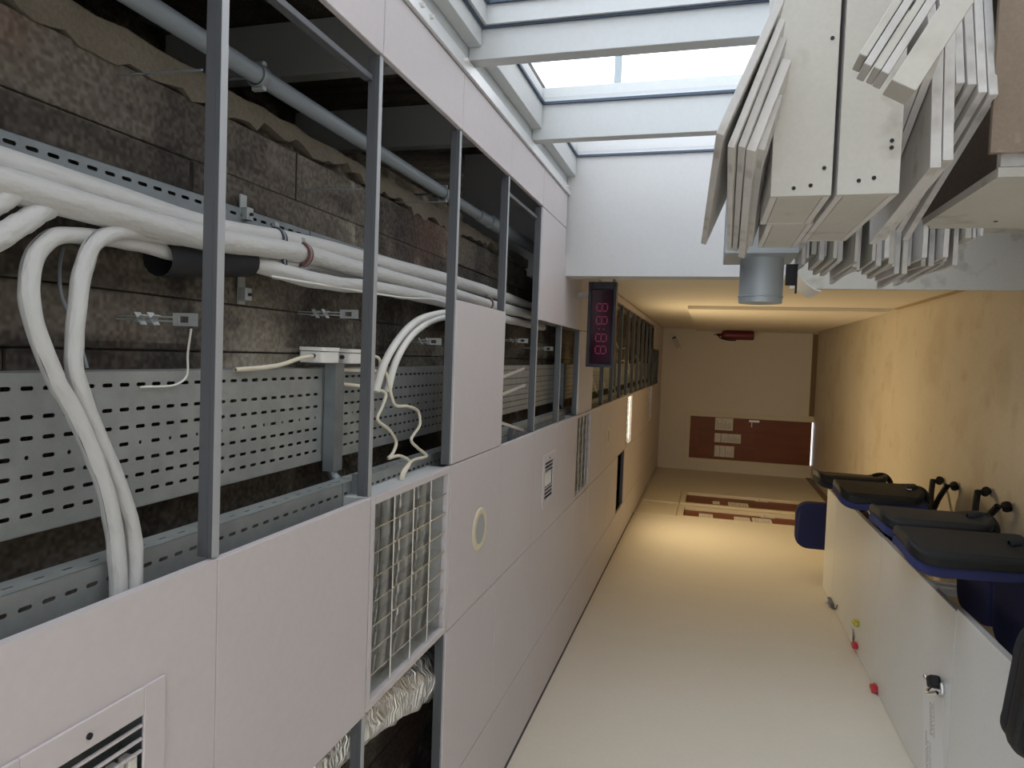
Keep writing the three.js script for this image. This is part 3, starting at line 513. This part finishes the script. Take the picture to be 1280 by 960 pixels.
{
  const g = thing('fire_extinguisher', 'red fire extinguisher hanging on the corridor wall near the end', 'fire extinguisher', 0.505, 1.12, -13.0);
  const p = [[0.0, 0], [0.07, 0], [0.083, 0.02], [0.083, 0.48], [0.06, 0.54], [0.025, 0.56], [0.025, 0.585], [0, 0.585]].map(a => new THREE.Vector2(...a));
  mesh('cylinder', new THREE.LatheGeometry(p, 24), M.extinguisher, g);
  mesh('valve', merge([bx(-0.02, 0.02, 0.585, 0.625, -0.02, 0.02, 0.004), bx(-0.015, 0.015, 0.625, 0.64, -0.09, 0.02, 0.003), bx(-0.015, 0.015, 0.66, 0.672, -0.10, 0.02, 0.003)]), M.blackPlastic, g);
  mesh('hose', tube([[0, 0.6, 0.03], [-0.05, 0.58, 0.07], [-0.09, 0.45, 0.05], [-0.095, 0.3, 0.02]], 0.011, 30, 8), M.blackPlastic, g);
  mesh('wall_hook', bx(0.02, 0.084, 0.50, 0.53, -0.015, 0.015), M.steelDull, g);
}
tag(mesh('light_switch', bx(-1.40, -1.32, 2.51, 2.59, END - 0.012, END, 0.003), M.trimCream), 'small cream switch box on the end wall above the brown door', 'switch');
function printed(lines, seed) {
  const c = document.createElement('canvas'); c.width = 256; c.height = 360; const x = c.getContext('2d'), q = mulberry(seed);
  x.fillStyle = '#e9e6dc'; x.fillRect(0, 0, 256, 360); x.fillStyle = '#4a463e';
  for (let i = 0; i < lines; i++) { let u = 26 + 10 * q(); const y = 34 + i * 300 / lines, end = 120 + 110 * q(); while (u < end) { const w = 6 + 22 * q(); x.fillRect(u, y, w, 5 + 5 * q()); u += w + 7; } }
  const t = new THREE.CanvasTexture(c); t.colorSpace = THREE.SRGBColorSpace; return std({ map: t, roughness: 0.85 });
}
const prints = [printed(5, 3), printed(9, 5), printed(3, 9), printed(12, 21)];
function sheet(w, h) { const g = new THREE.BoxGeometry(w, h, 0.002); return g; }
for (const [x0, x1, y0, y1, m, label] of [[-1.25, -1.02, 1.38, 1.70, 1, 'large pale notice nearest the handle on the end door'], [-1.48, -1.31, 1.59, 1.70, 2, 'top small note in the middle column on the end door'], [-1.48, -1.31, 1.46, 1.58, 0, 'middle note of the middle column on the end door'], [-1.48, -1.31, 1.23, 1.455, 1, 'long bottom notice of the middle column on the end door'], [-1.75, -1.54, 1.60, 1.69, 2, 'top note in the column far from the handle on the end door'], [-1.75, -1.54, 1.50, 1.595, 2, 'second note in the column far from the handle on the end door'], [-1.75, -1.54, 1.34, 1.495, 0, 'bottom notice in the column far from the handle on the end door']]) {
  const o = tag(mesh('paper_notice', sheet(x1 - x0, y1 - y0), prints[m]), label, 'notice', 'papers stuck on the end door'); o.position.set((x0 + x1) / 2, (y0 + y1) / 2, -END - 0.018);
}
for (const [d, y0, y1, w, m, label] of [[9.62, 1.72, 1.90, 0.25, 0, 'upper paper on the nearer brown side door'], [9.6, 1.25, 1.45, 0.28, 1, 'middle paper on the nearer brown side door'], [9.62, 0.98, 1.22, 0.30, 3, 'lower paper on the nearer brown side door'], [10.6, 1.62, 1.72, 0.2, 2, 'upper small paper on the farther brown side door'], [10.6, 1.22, 1.50, 0.26, 1, 'lower paper on the farther brown side door']]) {
  const o = tag(mesh('paper_notice', sheet(w, y1 - y0), prints[m]), label, 'notice', 'papers stuck on the side doors'); o.rotation.y = Math.PI / 2; o.position.set(WX - 0.048, (y0 + y1) / 2, -d);
}

// ------------------------------------------------------------------ tables along the left wall, chairs
function table(d0, d1, x1, label) {
  const x0 = WX + 0.004, g = thing('table', label, 'table', 0, 0, -(d0 + d1) / 2, 0, 'white tables in a row along the wall'), h = (d1 - d0) / 2 - 0.003, Y = 0.775;
  mesh('table_top', bx(x0, x1 - 0.004, Y - 0.025, Y, -h, h, 0.002), M.laminate, g);
  mesh('edge_band', bx(x1 - 0.004, x1, Y - 0.026, Y - 0.001, -h, h, 0.001), M.edge, g);
  for (const z of [-h + 0.06, h - 0.06]) { for (const x of [x0 + 0.10, x1 - 0.28]) mesh('leg', bx(x - 0.022, x + 0.022, 0, Y - 0.06, z - 0.022, z + 0.022, 0.003), M.edge, g); mesh('cross_rail', bx(x0 + 0.05, x1 - 0.2, Y - 0.06, Y - 0.0255, z - 0.018, z + 0.018, 0.002), M.edge, g); }
  return g;
}
table(1.75, 3.425, -1.03, 'nearest white laminate table by the wall, at the picture edge');
table(3.425, 4.78, -1.045, 'white laminate table holding the metal gadget and printed sheet');
table(4.78, 6.335, -1.05, 'long white laminate table with the yellow and red clips');
table(6.335, 6.83, -1.10, 'narrow white table at the far end of the row');

function panel(w, h, t, r, bend, mat, name, parent) {       // an upholstered or moulded panel standing in its own xy plane, bent about its height
  const s = new THREE.ExtrudeGeometry(roundedShape(w - t * 0.5, h - t * 0.5, r), { depth: t * 0.5, bevelEnabled: true, bevelThickness: t * 0.25, bevelSize: t * 0.25, bevelSegments: 3, curveSegments: 8, steps: 1 });
  s.translate(0, 0, -t * 0.25); const p = s.attributes.position;
  for (let i = 0; i < p.count; i++) p.setZ(i, p.getZ(i) + bend * (p.getX(i) / w) ** 2 * 4 * 0.05 + 0.6 * bend * Math.sin((p.getY(i) / h) * 2.4) * 0.06);
  s.computeVertexNormals(); return mesh(name, metreUV(s), mat, parent);
}
function chair(x, d, turn, label, pad, arms = false, tall = 1) {           // local +z is the way the sitter faces
  const g = thing('office_chair', label, 'chair', x, 0, -d, turn, 'office chairs along the tables');
  for (let i = 0; i < 5; i++) {
    const a = i * Math.PI * 2 / 5 + 0.35, c = Math.cos(a), s = Math.sin(a);
    const leg = mesh('base_leg', tube([[0.02 * c, 0.115, 0.02 * s], [0.16 * c, 0.105, 0.16 * s], [0.30 * c, 0.075, 0.30 * s]], 0.021, 12, 8), M.blackPlastic, g);
    mesh('castor', merge([rod([0.30 * c - 0.022 * s, 0.028, 0.30 * s + 0.022 * c], [0.30 * c + 0.022 * s, 0.028, 0.30 * s - 0.022 * c], 0.028, 16), rod([0.30 * c, 0.03, 0.30 * s], [0.30 * c, 0.085, 0.30 * s], 0.01)]), M.blackPlastic, leg);
  }
  mesh('gas_column', merge([rod([0, 0.09, 0], [0, 0.26, 0], 0.028, 14), rod([0, 0.24, 0], [0, 0.42, 0], 0.016, 14)]), M.blackPlastic, g);
  mesh('mechanism', bx(-0.09, 0.09, 0.405, 0.44, -0.12, 0.12, 0.01), M.blackPlastic, g);
  const sh = panel(0.46, 0.44, 0.03, 0.10, 0.2, M.blackPlastic, 'seat_shell', g); sh.rotation.x = Math.PI / 2; sh.position.set(0, 0.452, 0.02);
  const st = panel(0.48, 0.46, 0.065, 0.10, 0.2, pad, 'seat', g); st.rotation.x = Math.PI / 2; st.position.set(0, 0.495, 0.02);
  const bk = new THREE.Group(); bk.name = 'backrest'; bk.position.set(0, 0.73, -0.235); bk.rotation.x = -0.12; g.add(bk);
  panel(0.44, 0.50 * tall, 0.05, 0.12, 1, pad, 'back_pad', bk).position.z = 0.020;
  panel(0.45, 0.51 * tall, 0.05, 0.12, 1, M.blackPlastic, 'back_shell', bk).position.z = -0.026;
  mesh('back_bar', tube([[0, 0.42, -0.08], [0, 0.425, -0.22], [0, 0.46, -0.262], [0, 0.50, -0.268], [0, 0.55, -0.255]], 0.02, 24, 8), M.blackPlastic, g);
  if (arms) for (const s of [-1, 1]) mesh('armrest', tube([[s * 0.17, 0.43, 0.03], [s * 0.25, 0.435, 0.03], [s * 0.275, 0.50, 0.03], [s * 0.28, 0.63, 0.09], [s * 0.28, 0.685, 0.12], [s * 0.28, 0.69, -0.06], [s * 0.28, 0.66, -0.16], [s * 0.278, 0.55, -0.10], [s * 0.27, 0.47, -0.02]], 0.016, 48, 8), M.blackPlastic, g);
  return g;
}
const toTable = -Math.PI / 2;                                // faces the tables
chair(-1.12, 6.15, toTable + 0.08, 'farthest dark office chair pushed up to the row of tables', M.blackFabric, true);
{ const c = chair(-1.06, 5.22, toTable - 0.06, 'blue office chair with a small white tag, second from the far end', M.blue);
  mesh('white_tag', bx(-0.03, 0.03, 0.525, 0.55, 0.262, 0.266), M.paper, c); }
chair(-1.00, 4.05, toTable + 0.04, 'blue office chair third from the far end, in front of the table joint', M.blue);
chair(-1.01, 3.55, toTable - 0.05, 'blue office chair with curved black back shell, fourth from the far end', M.blue);
chair(-0.86, 2.50, Math.PI - 0.25, 'nearest black office chair at the picture edge, its back turned to us', M.blackFabric);
chair(-1.52, 7.02, 0.05, 'dark blue office chair standing beyond the far table end', M.blue);

// small things on the tables
function clip(x, d, m, label, category) { const g = thing('plastic_clip', label, category, x, 0.775, -d); mesh('clip_body', new RoundedBoxGeometry(0.03, 0.035, 0.075, 3, 0.01).translate(0, 0.018, 0), m, g); mesh('clip_lip', new RoundedBoxGeometry(0.012, 0.018, 0.05, 2, 0.004).translate(0.018, 0.009, 0), m, g); return g; }
clip(-1.975, 4.70, M.red, 'red plastic clip at the joint of two white tables by the wall', 'clip');
clip(-1.945, 5.30, M.red, 'red plastic clip beside the folded paper on the long table', 'clip');
clip(-1.785, 5.30, M.yellow, 'yellow green plastic clip on the long white table', 'clip');
{
  const s = new THREE.PlaneGeometry(0.09, 0.12, 6, 6), p = s.attributes.position; for (let i = 0; i < p.count; i++) p.setZ(i, 0.02 * Math.sin(p.getX(i) * 40) * (p.getY(i) + 0.06) * 8 * 0.3 + 0.006);
  s.computeVertexNormals(); s.rotateX(-Math.PI / 2); const b = s.clone(); b.translate(0, -0.0012, 0);
  const o = tag(mesh('folded_paper', merge([s, b]), M.paper), 'small crumpled white paper between the clips on the long table', 'paper'); o.position.set(-1.93, 0.782, -5.46);
}
{
  const g = thing('desk_gadget', 'small chrome and black metal gadget standing on the white table', 'gadget', -1.435, 0.775, -3.56, 0.5);
  mesh('black_body', new RoundedBoxGeometry(0.055, 0.05, 0.06, 3, 0.014).translate(0.01, 0.03, 0), M.blackPlastic, g);
  mesh('chrome_base', new RoundedBoxGeometry(0.05, 0.02, 0.09, 2, 0.008).translate(-0.02, 0.01, 0.01), M.chrome, g);
  mesh('chrome_arm', tube([[-0.01, 0.02, -0.03], [-0.03, 0.05, -0.03], [-0.045, 0.055, 0.0], [-0.04, 0.03, 0.04]], 0.008, 20, 8), M.chrome, g);
  mesh('chrome_knob', new THREE.SphereGeometry(0.012, 16, 12).translate(0.03, 0.055, -0.025), M.chrome, g);
}
{
  const c = document.createElement('canvas'); c.width = 512; c.height = 360; const x = c.getContext('2d'), q = mulberry(404);
  x.fillStyle = '#e8eaec'; x.fillRect(0, 0, 512, 360); x.fillStyle = '#26282c';
  const word = (u, y, end, h) => { while (u < end) { const w = 5 + 13 * q(); x.fillRect(u, y + 2 * q(), w, h); u += w + 3 + (q() < 0.25 ? 9 : 0); } };
  for (let i = 0; i < 4; i++) word(40 + 10 * q(), 50 + i * 26, 190 + 60 * q(), i ? 6 : 9);
  for (let i = 0; i < 4; i++) word(250 + 10 * q(), 130 + i * 22, 430 + 40 * q(), i ? 6 : 9);
  const t = new THREE.CanvasTexture(c); t.colorSpace = THREE.SRGBColorSpace;
  const s = new THREE.BoxGeometry(0.40, 0.0015, 0.30); const o = tag(mesh('printed_sheet', s, std({ map: t, roughness: 0.35 })), 'printed sheet with lines of black text beside the metal gadget', 'paper'); o.position.set(-1.71, 0.7765, -3.62); o.rotation.y = 0.22;
}
{
  const g = thing('socket_strip', 'small dark socket strip lying at the wall on the far table', 'socket strip', -1.972, 0.775, -6.30);
  mesh('strip_body', new RoundedBoxGeometry(0.04, 0.03, 0.16, 2, 0.006).translate(0, 0.016, 0), M.piping, g); mesh('plug', new RoundedBoxGeometry(0.03, 0.02, 0.035, 2, 0.006).translate(0, 0.04, -0.03), M.plastic, g);
  mesh('lead', tube([[0, 0.012, 0.08], [0.01, 0.008, 0.2], [0.06, 0.006, 0.24]], 0.004, 20, 8), M.rubber, g);
}

// ------------------------------------------------------------------ the pile by the windows
const P = (x, y, d) => [x, y + 1.865, -d];
{
  const g = thing('cabinet', 'white cabinet with brown hardboard back turned to us under the pile of boards', 'cabinet', 0, 0, 0);
  const s = new THREE.Shape(); s.moveTo(-1.5, 0); s.lineTo(-2.02, 0); s.lineTo(-2.02, 1.365); s.lineTo(-1.545, 1.365); s.lineTo(-1.54, 1.345); s.lineTo(-1.515, 1.345); s.lineTo(-1.505, 1.325); s.lineTo(-1.5, 1.31); s.closePath();
  const e = new THREE.ExtrudeGeometry(s, { depth: 0.018, bevelEnabled: false }); e.rotateY(-Math.PI / 2); e.rotateY(0); // shape x becomes z
  e.rotateY(Math.PI); const side = metreUV(e); 
  const b = new THREE.Box3().setFromBufferAttribute(side.attributes.position); side.translate(0.363 - b.min.x, 0, -2.02 - b.min.z);
  const sp = mesh('side_panel', side, M.boardCream, g);
  for (const [y, d] of [[1.22, 1.93], [1.12, 1.86], [1.24, 1.62]]) mesh('screw_hole', rod([0.3615, y, -d], [0.3635, y, -d], 0.005, 8), M.dark, sp);
  mesh('side_panel', bx(0.95, 0.968, 0, 1.365, 1.5, 2.02), M.boardCream, g);
  mesh('back_panel', bx(0.398, 0.965, 0.06, 1.392, 1.462, 1.474, 0.001), M.brown, g);
  mesh('far_panel', bx(0.384, 0.947, 0.05, 1.362, 1.984, 1.998), M.brown, g);
  mesh('bottom_panel', bx(0.382, 0.949, 0.03, 0.048, 1.5, 2.02), M.boardCream, g);
  mesh('shelf', bx(0.382, 0.949, 0.72, 0.738, 1.5, 2.0), M.boardCream, g);
  mesh('cross_batten', bx(0.382, 0.949, 1.28, 1.362, 2.0, 2.018), M.boardGrey, g); mesh('cross_batten', bx(0.382, 0.949, 1.28, 1.362, 1.50, 1.518), M.boardGrey, g);
}
const LOW = 'ceiling boards laid flat on the cabinet';
const board = (A_, B_, C_, w, t, m, label, grp, name = 'plasterboard_sheet', cat = 'board') => tag(mesh(name, slab(A_, B_, C_, w, t), m), label, cat, grp);
// four lowest boards, a little askew
[[0.498, -0.462, 1.45, 0.331, 2.0], [0.505, -0.446, 1.455, 0.352, 2.0], [0.522, -0.430, 1.46, 0.362, 2.0], [0.530, -0.414, 1.47, 0.382, 2.0]].forEach(([x, y, d, x2, d2], i) =>
  board(P(x, y, d), P(x2, y, d2), P(x + 0.5, y, d + 0.16), 0.42, 0.0145, i % 2 ? M.board : M.boardGrey, ['lowest white board of the skewed stack on the cabinet', 'second board from the bottom of the skewed stack', 'third board from the bottom of the skewed stack', 'fourth board from the bottom, just below the two straight ones'][i], LOW));
board(P(0.385, -0.394, 1.45), P(0.322, -0.394, 1.946), P(0.9, -0.394, 1.52), 0.52, 0.0175, M.board, 'lower of two white boards with clean cut corners above the skewed stack', LOW);
board(P(0.372, -0.374, 1.45), P(0.312, -0.374, 1.94), P(0.9, -0.374, 1.52), 0.52, 0.0185, M.board, 'upper of two white boards with clean cut corners above the skewed stack', LOW);
board(P(0.585, -0.357, 1.36), P(0.385, -0.355, 1.78), P(1.0, -0.360, 1.56), 0.34, 0.0145, M.board, 'crumbly edged board wedged lower beneath the screwed box', LOW);
board(P(0.575, -0.338, 1.36), P(0.372, -0.336, 1.78), P(1.0, -0.340, 1.56), 0.34, 0.0145, M.boardGrey, 'crumbly edged board wedged upper beneath the screwed box', LOW);
// boxes made of screwed plasterboard
function boxed(x0, x1, y0, y1, d0, d1, label, holes) {
  const g = thing('plasterboard_box', label, 'box', 0, 0, 0, 0, 'long plasterboard boxes with screw holes');
  const Y = 1.865, t = 0.0125;
  mesh('front_board', bx(x0, x1, y0 + Y, y1 + Y, d0, d0 + t, 0.0015), M.boardCream, g);
  mesh('top_board', bx(x0, x1, y1 + Y - t, y1 + Y, d0 + t + 0.001, d1, 0.0015), M.board, g);
  mesh('bottom_board', bx(x0, x1, y0 + Y, y0 + Y + t, d0 + t + 0.001, d1, 0.0015), M.board, g);
  mesh('end_board', bx(x0, x0 + t, y0 + Y + t + 0.0005, y1 + Y - t - 0.0005, d0 + t + 0.001, d1 - t - 0.001, 0.0015), M.boardCream, g);
  mesh('rear_board', bx(x0, x1, y0 + Y + t + 0.0005, y1 + Y - t - 0.0005, d1 - t, d1, 0.0015), M.board, g);
  for (const [x, y] of holes) mesh('screw_hole', rod([x, y + Y, -d0 + 0.0012], [x, y + Y, -d0 - 0.004], 0.0036, 10), M.dark, g);
  return g;
}
boxed(0.304, 0.97, -0.195, -0.093, 1.35, 1.615, 'upper long white plasterboard box with screw holes', [[0.557, -0.19 + 0.0], [0.352, -0.185], [0.32, -0.133], [0.323, -0.16]].map(([x, y], i) => [[0.578, 0.352, 0.318, 0.322][i], [-0.183, -0.181, -0.132, -0.160][i]]));
boxed(0.304, 0.97, -0.303, -0.2035, 1.35, 1.84, 'lower long white plasterboard box with screw holes under the upper one', [[0.395, -0.287], [0.383, -0.287], [0.328, -0.238], [0.332, -0.262]]);
boxed(0.305, 0.97, -0.2025, -0.108, 1.62, 1.945, 'rear plasterboard box just behind the upper long box', []);
// tilted boards lying on the boxes
const TOP = 'boards lying tilted on the plasterboard boxes';
[[[0.376, 0.006, 1.2], [0.295, 0.033, 1.8], [0.602, -0.081, 1.3], 0.245, 0.013, 'topmost tilted board on the boxes, reaching highest'], [[0.360, -0.013, 1.22], [0.288, -0.030, 1.86], [0.60, -0.10, 1.32], 0.225, 0.011, 'second tilted board on the boxes, just below the topmost'],
 [[0.364, -0.030, 1.235], [0.286, -0.044, 1.87], [0.60, -0.11, 1.33], 0.195, 0.012, 'third tilted board on the boxes'], [[0.362, -0.044, 1.25], [0.276, -0.060, 1.90], [0.58, -0.12, 1.34], 0.165, 0.016, 'fourth tilted board on the boxes'], [[0.368, -0.062, 1.27], [0.297, -0.078, 1.85], [0.55, -0.115, 1.36], 0.10, 0.013, 'lowest tilted board on the boxes, beside the broken corner']]
  .forEach(([a, b, c, w, t, label], i) => board(P(...a), P(...b), P(...c), w, t, i % 2 ? M.board : M.boardGrey, label, TOP));
// a sheaf of long boards coming towards us in front of the boxes
const NEAR = 'long boards sloping in front of the boxes';
[[0.351, -0.198, 0.031, 'thick smooth board lowest in the sloping sheaf in front'], [0.364, -0.1865, 0.010, 'second board of the sloping sheaf in front of the boxes'], [0.371, -0.179, 0.009, 'third board of the sloping sheaf in front of the boxes'], [0.378, -0.168, 0.010, 'fourth board of the sloping sheaf in front of the boxes'], [0.392, -0.163, 0.010, 'topmost board of the sloping sheaf in front of the boxes']]
  .forEach(([x, y, t, label], i) => board(P(x, y, 0.95 + 0.004 * i), P(x, y, 1.0 + 0.004 * i), P(x + 0.09, y - 0.0505, 0.95), 0.62, t, i % 2 ? M.boardGrey : M.boardCream, label, NEAR));
{ // what carries the lower end of the sheaf, beyond the picture edge
  const g = thing('tall_carton', 'tall plain cardboard carton under the lower end of the sloping sheaf', 'carton', 0.89, 0, -0.97);
  mesh('carton_body', bx(-0.11, 0.11, 0, 1.30, -0.10, 0.10, 0.004), M.brown, g); mesh('flap', bx(-0.112, -0.002, 1.30, 1.304, -0.10, 0.10), M.brown, g); mesh('flap', bx(0.002, 0.112, 1.30, 1.304, -0.10, 0.10), M.brown, g);
}
// sheet-metal plenum box with its round spigot
{
  const g = thing('duct_box', 'galvanised duct box with round grey spigot sticking out of the pile', 'duct box', 0.33, 1.625, -2.2);
  mesh('box_shell', bx(0, 0.34, 0, 0.21, 0, 0.26, 0.003), M.spigot, g);
  const s = mesh('spigot', merge([rod([-0.137, 0.094, -0.13], [0, 0.094, -0.13], 0.0655, 32)]), M.spigot, g);
  const t = new THREE.TorusGeometry(0.0655, 0.003, 8, 36); t.rotateY(Math.PI / 2); t.translate(-0.118, 0.094, -0.13); mesh('spigot_bead', t, M.spigot, s);
  mesh('damper_plate', merge([bx(-0.085, -0.02, -0.002, 0.026, 0.09, 0.094), bx(-0.11, -0.02, -0.008, -0.002, 0.088, 0.092)]), M.blackPlastic, g);
}
// back pile: thin boards lying flat, ends towards the corridor
{
  const cab = thing('low_cupboard', 'low white cupboard carrying the far pile of boards', 'cupboard', 0.80, 0, -2.93);
  mesh('carcass', bx(-0.17, 0.17, 0.04, 1.055, -0.62, 0.62, 0.003), M.boardCream, cab); mesh('plinth', bx(-0.15, 0.15, 0, 0.04, -0.6, 0.6), M.edge, cab);
  for (const s of [-1, 1]) { const dd = mesh('door', bx(-0.185, -0.171, 0.06, 1.04, s < 0 ? -0.615 : 0.003, s < 0 ? -0.003 : 0.615, 0.002), M.board, cab); mesh('handle', bx(-0.198, -0.186, 0.6, 0.72, s * 0.06 - 0.008, s * 0.06 + 0.008, 0.003), M.aluSatin, dd); }
  const q = mulberry(1234), R_ = (a, b) => a + (b - a) * q(); let y = -0.802;
  const mats = [M.board, M.boardGrey, M.boardCream], ones = ['', 'first', 'second', 'third', 'fourth', 'fifth', 'sixth', 'seventh', 'eighth', 'ninth', 'tenth', 'eleventh', 'twelfth', 'thirteenth', 'fourteenth', 'fifteenth', 'sixteenth', 'seventeenth', 'eighteenth', 'nineteenth'];
  const ordinals = Array.from({ length: 60 }, (_, i) => { const n = i + 1; return n < 20 ? ones[n] : n % 10 ? ['twenty', 'thirty', 'forty', 'fifty'][Math.floor(n / 10) - 2] + '-' + ones[n % 10] : ['twentieth', 'thirtieth', 'fortieth', 'fiftieth'][n / 10 - 2]; });
  for (let i = 0; y < -0.30; i++) {
    const t = R_(0.009, 0.017), gap = q() < 0.22 ? R_(0.012, 0.03) : R_(0.0015, 0.005), f = (y + 0.80) / 0.5;
    const px = 0.325 + 0.05 * Math.abs(f - 0.35) + R_(-0.012, 0.03) + (f < 0.08 ? 0.05 : 0), a = R_(-0.13, 0.11), near = R_(2.46, 2.62), len = R_(0.22, 0.5), w = R_(0.52, 0.60);
    y += t + gap;
    board(P(px, y, near), P(px - a * len * 0.35, y, near + len), P(px + 0.5, y + R_(-0.004, 0.004), near + a * 0.17), w, t, mats[i % 3], (i ? ordinals[i] + ' thin board from the bottom of the far pile beyond the duct box' : 'bottom thin board of the far pile beyond the duct box'), 'thin boards in the far pile');
  }
}
tag(mesh('insulation_slab', bx(0.40, 0.93, 1.575, 1.6245, 2.22, 2.8, 0.003), M.boardGrey), 'thick pale slab under the galvanised duct box on the far pile', 'slab');
{ // bent white plastic sheet hanging over the far pile
  const n = 20, pts = []; for (let i = 0; i <= n; i++) { const a = i / n; pts.push([0.30 - 0.035 * a + 0.02 * Math.sin(a * 5), -0.235 - 0.10 * a + 0.012 * Math.sin(a * 4)]); }
  const s = new THREE.Shape(); pts.forEach(([x, y], i) => i ? s.lineTo(x, y) : s.moveTo(x, y)); for (let i = n; i >= 0; i--) s.lineTo(pts[i][0] + 0.004, pts[i][1] + 0.001);
  const e = new THREE.ExtrudeGeometry(s, { depth: 0.24, bevelEnabled: false }); e.translate(0, 1.865, -2.72);
  const o = tag(mesh('plastic_sleeve', e, M.plastic), 'bent white plastic sheet between the grey spigot and the far pile', 'plastic sheet');
}
tag(mesh('standing_board', bx(0.408, 0.98, 0, 1.47, 3.98, 3.995, 0.002), M.boardCream), 'tall plain board standing upright against the wall behind the far pile', 'board');

renderer.render(scene, camera);
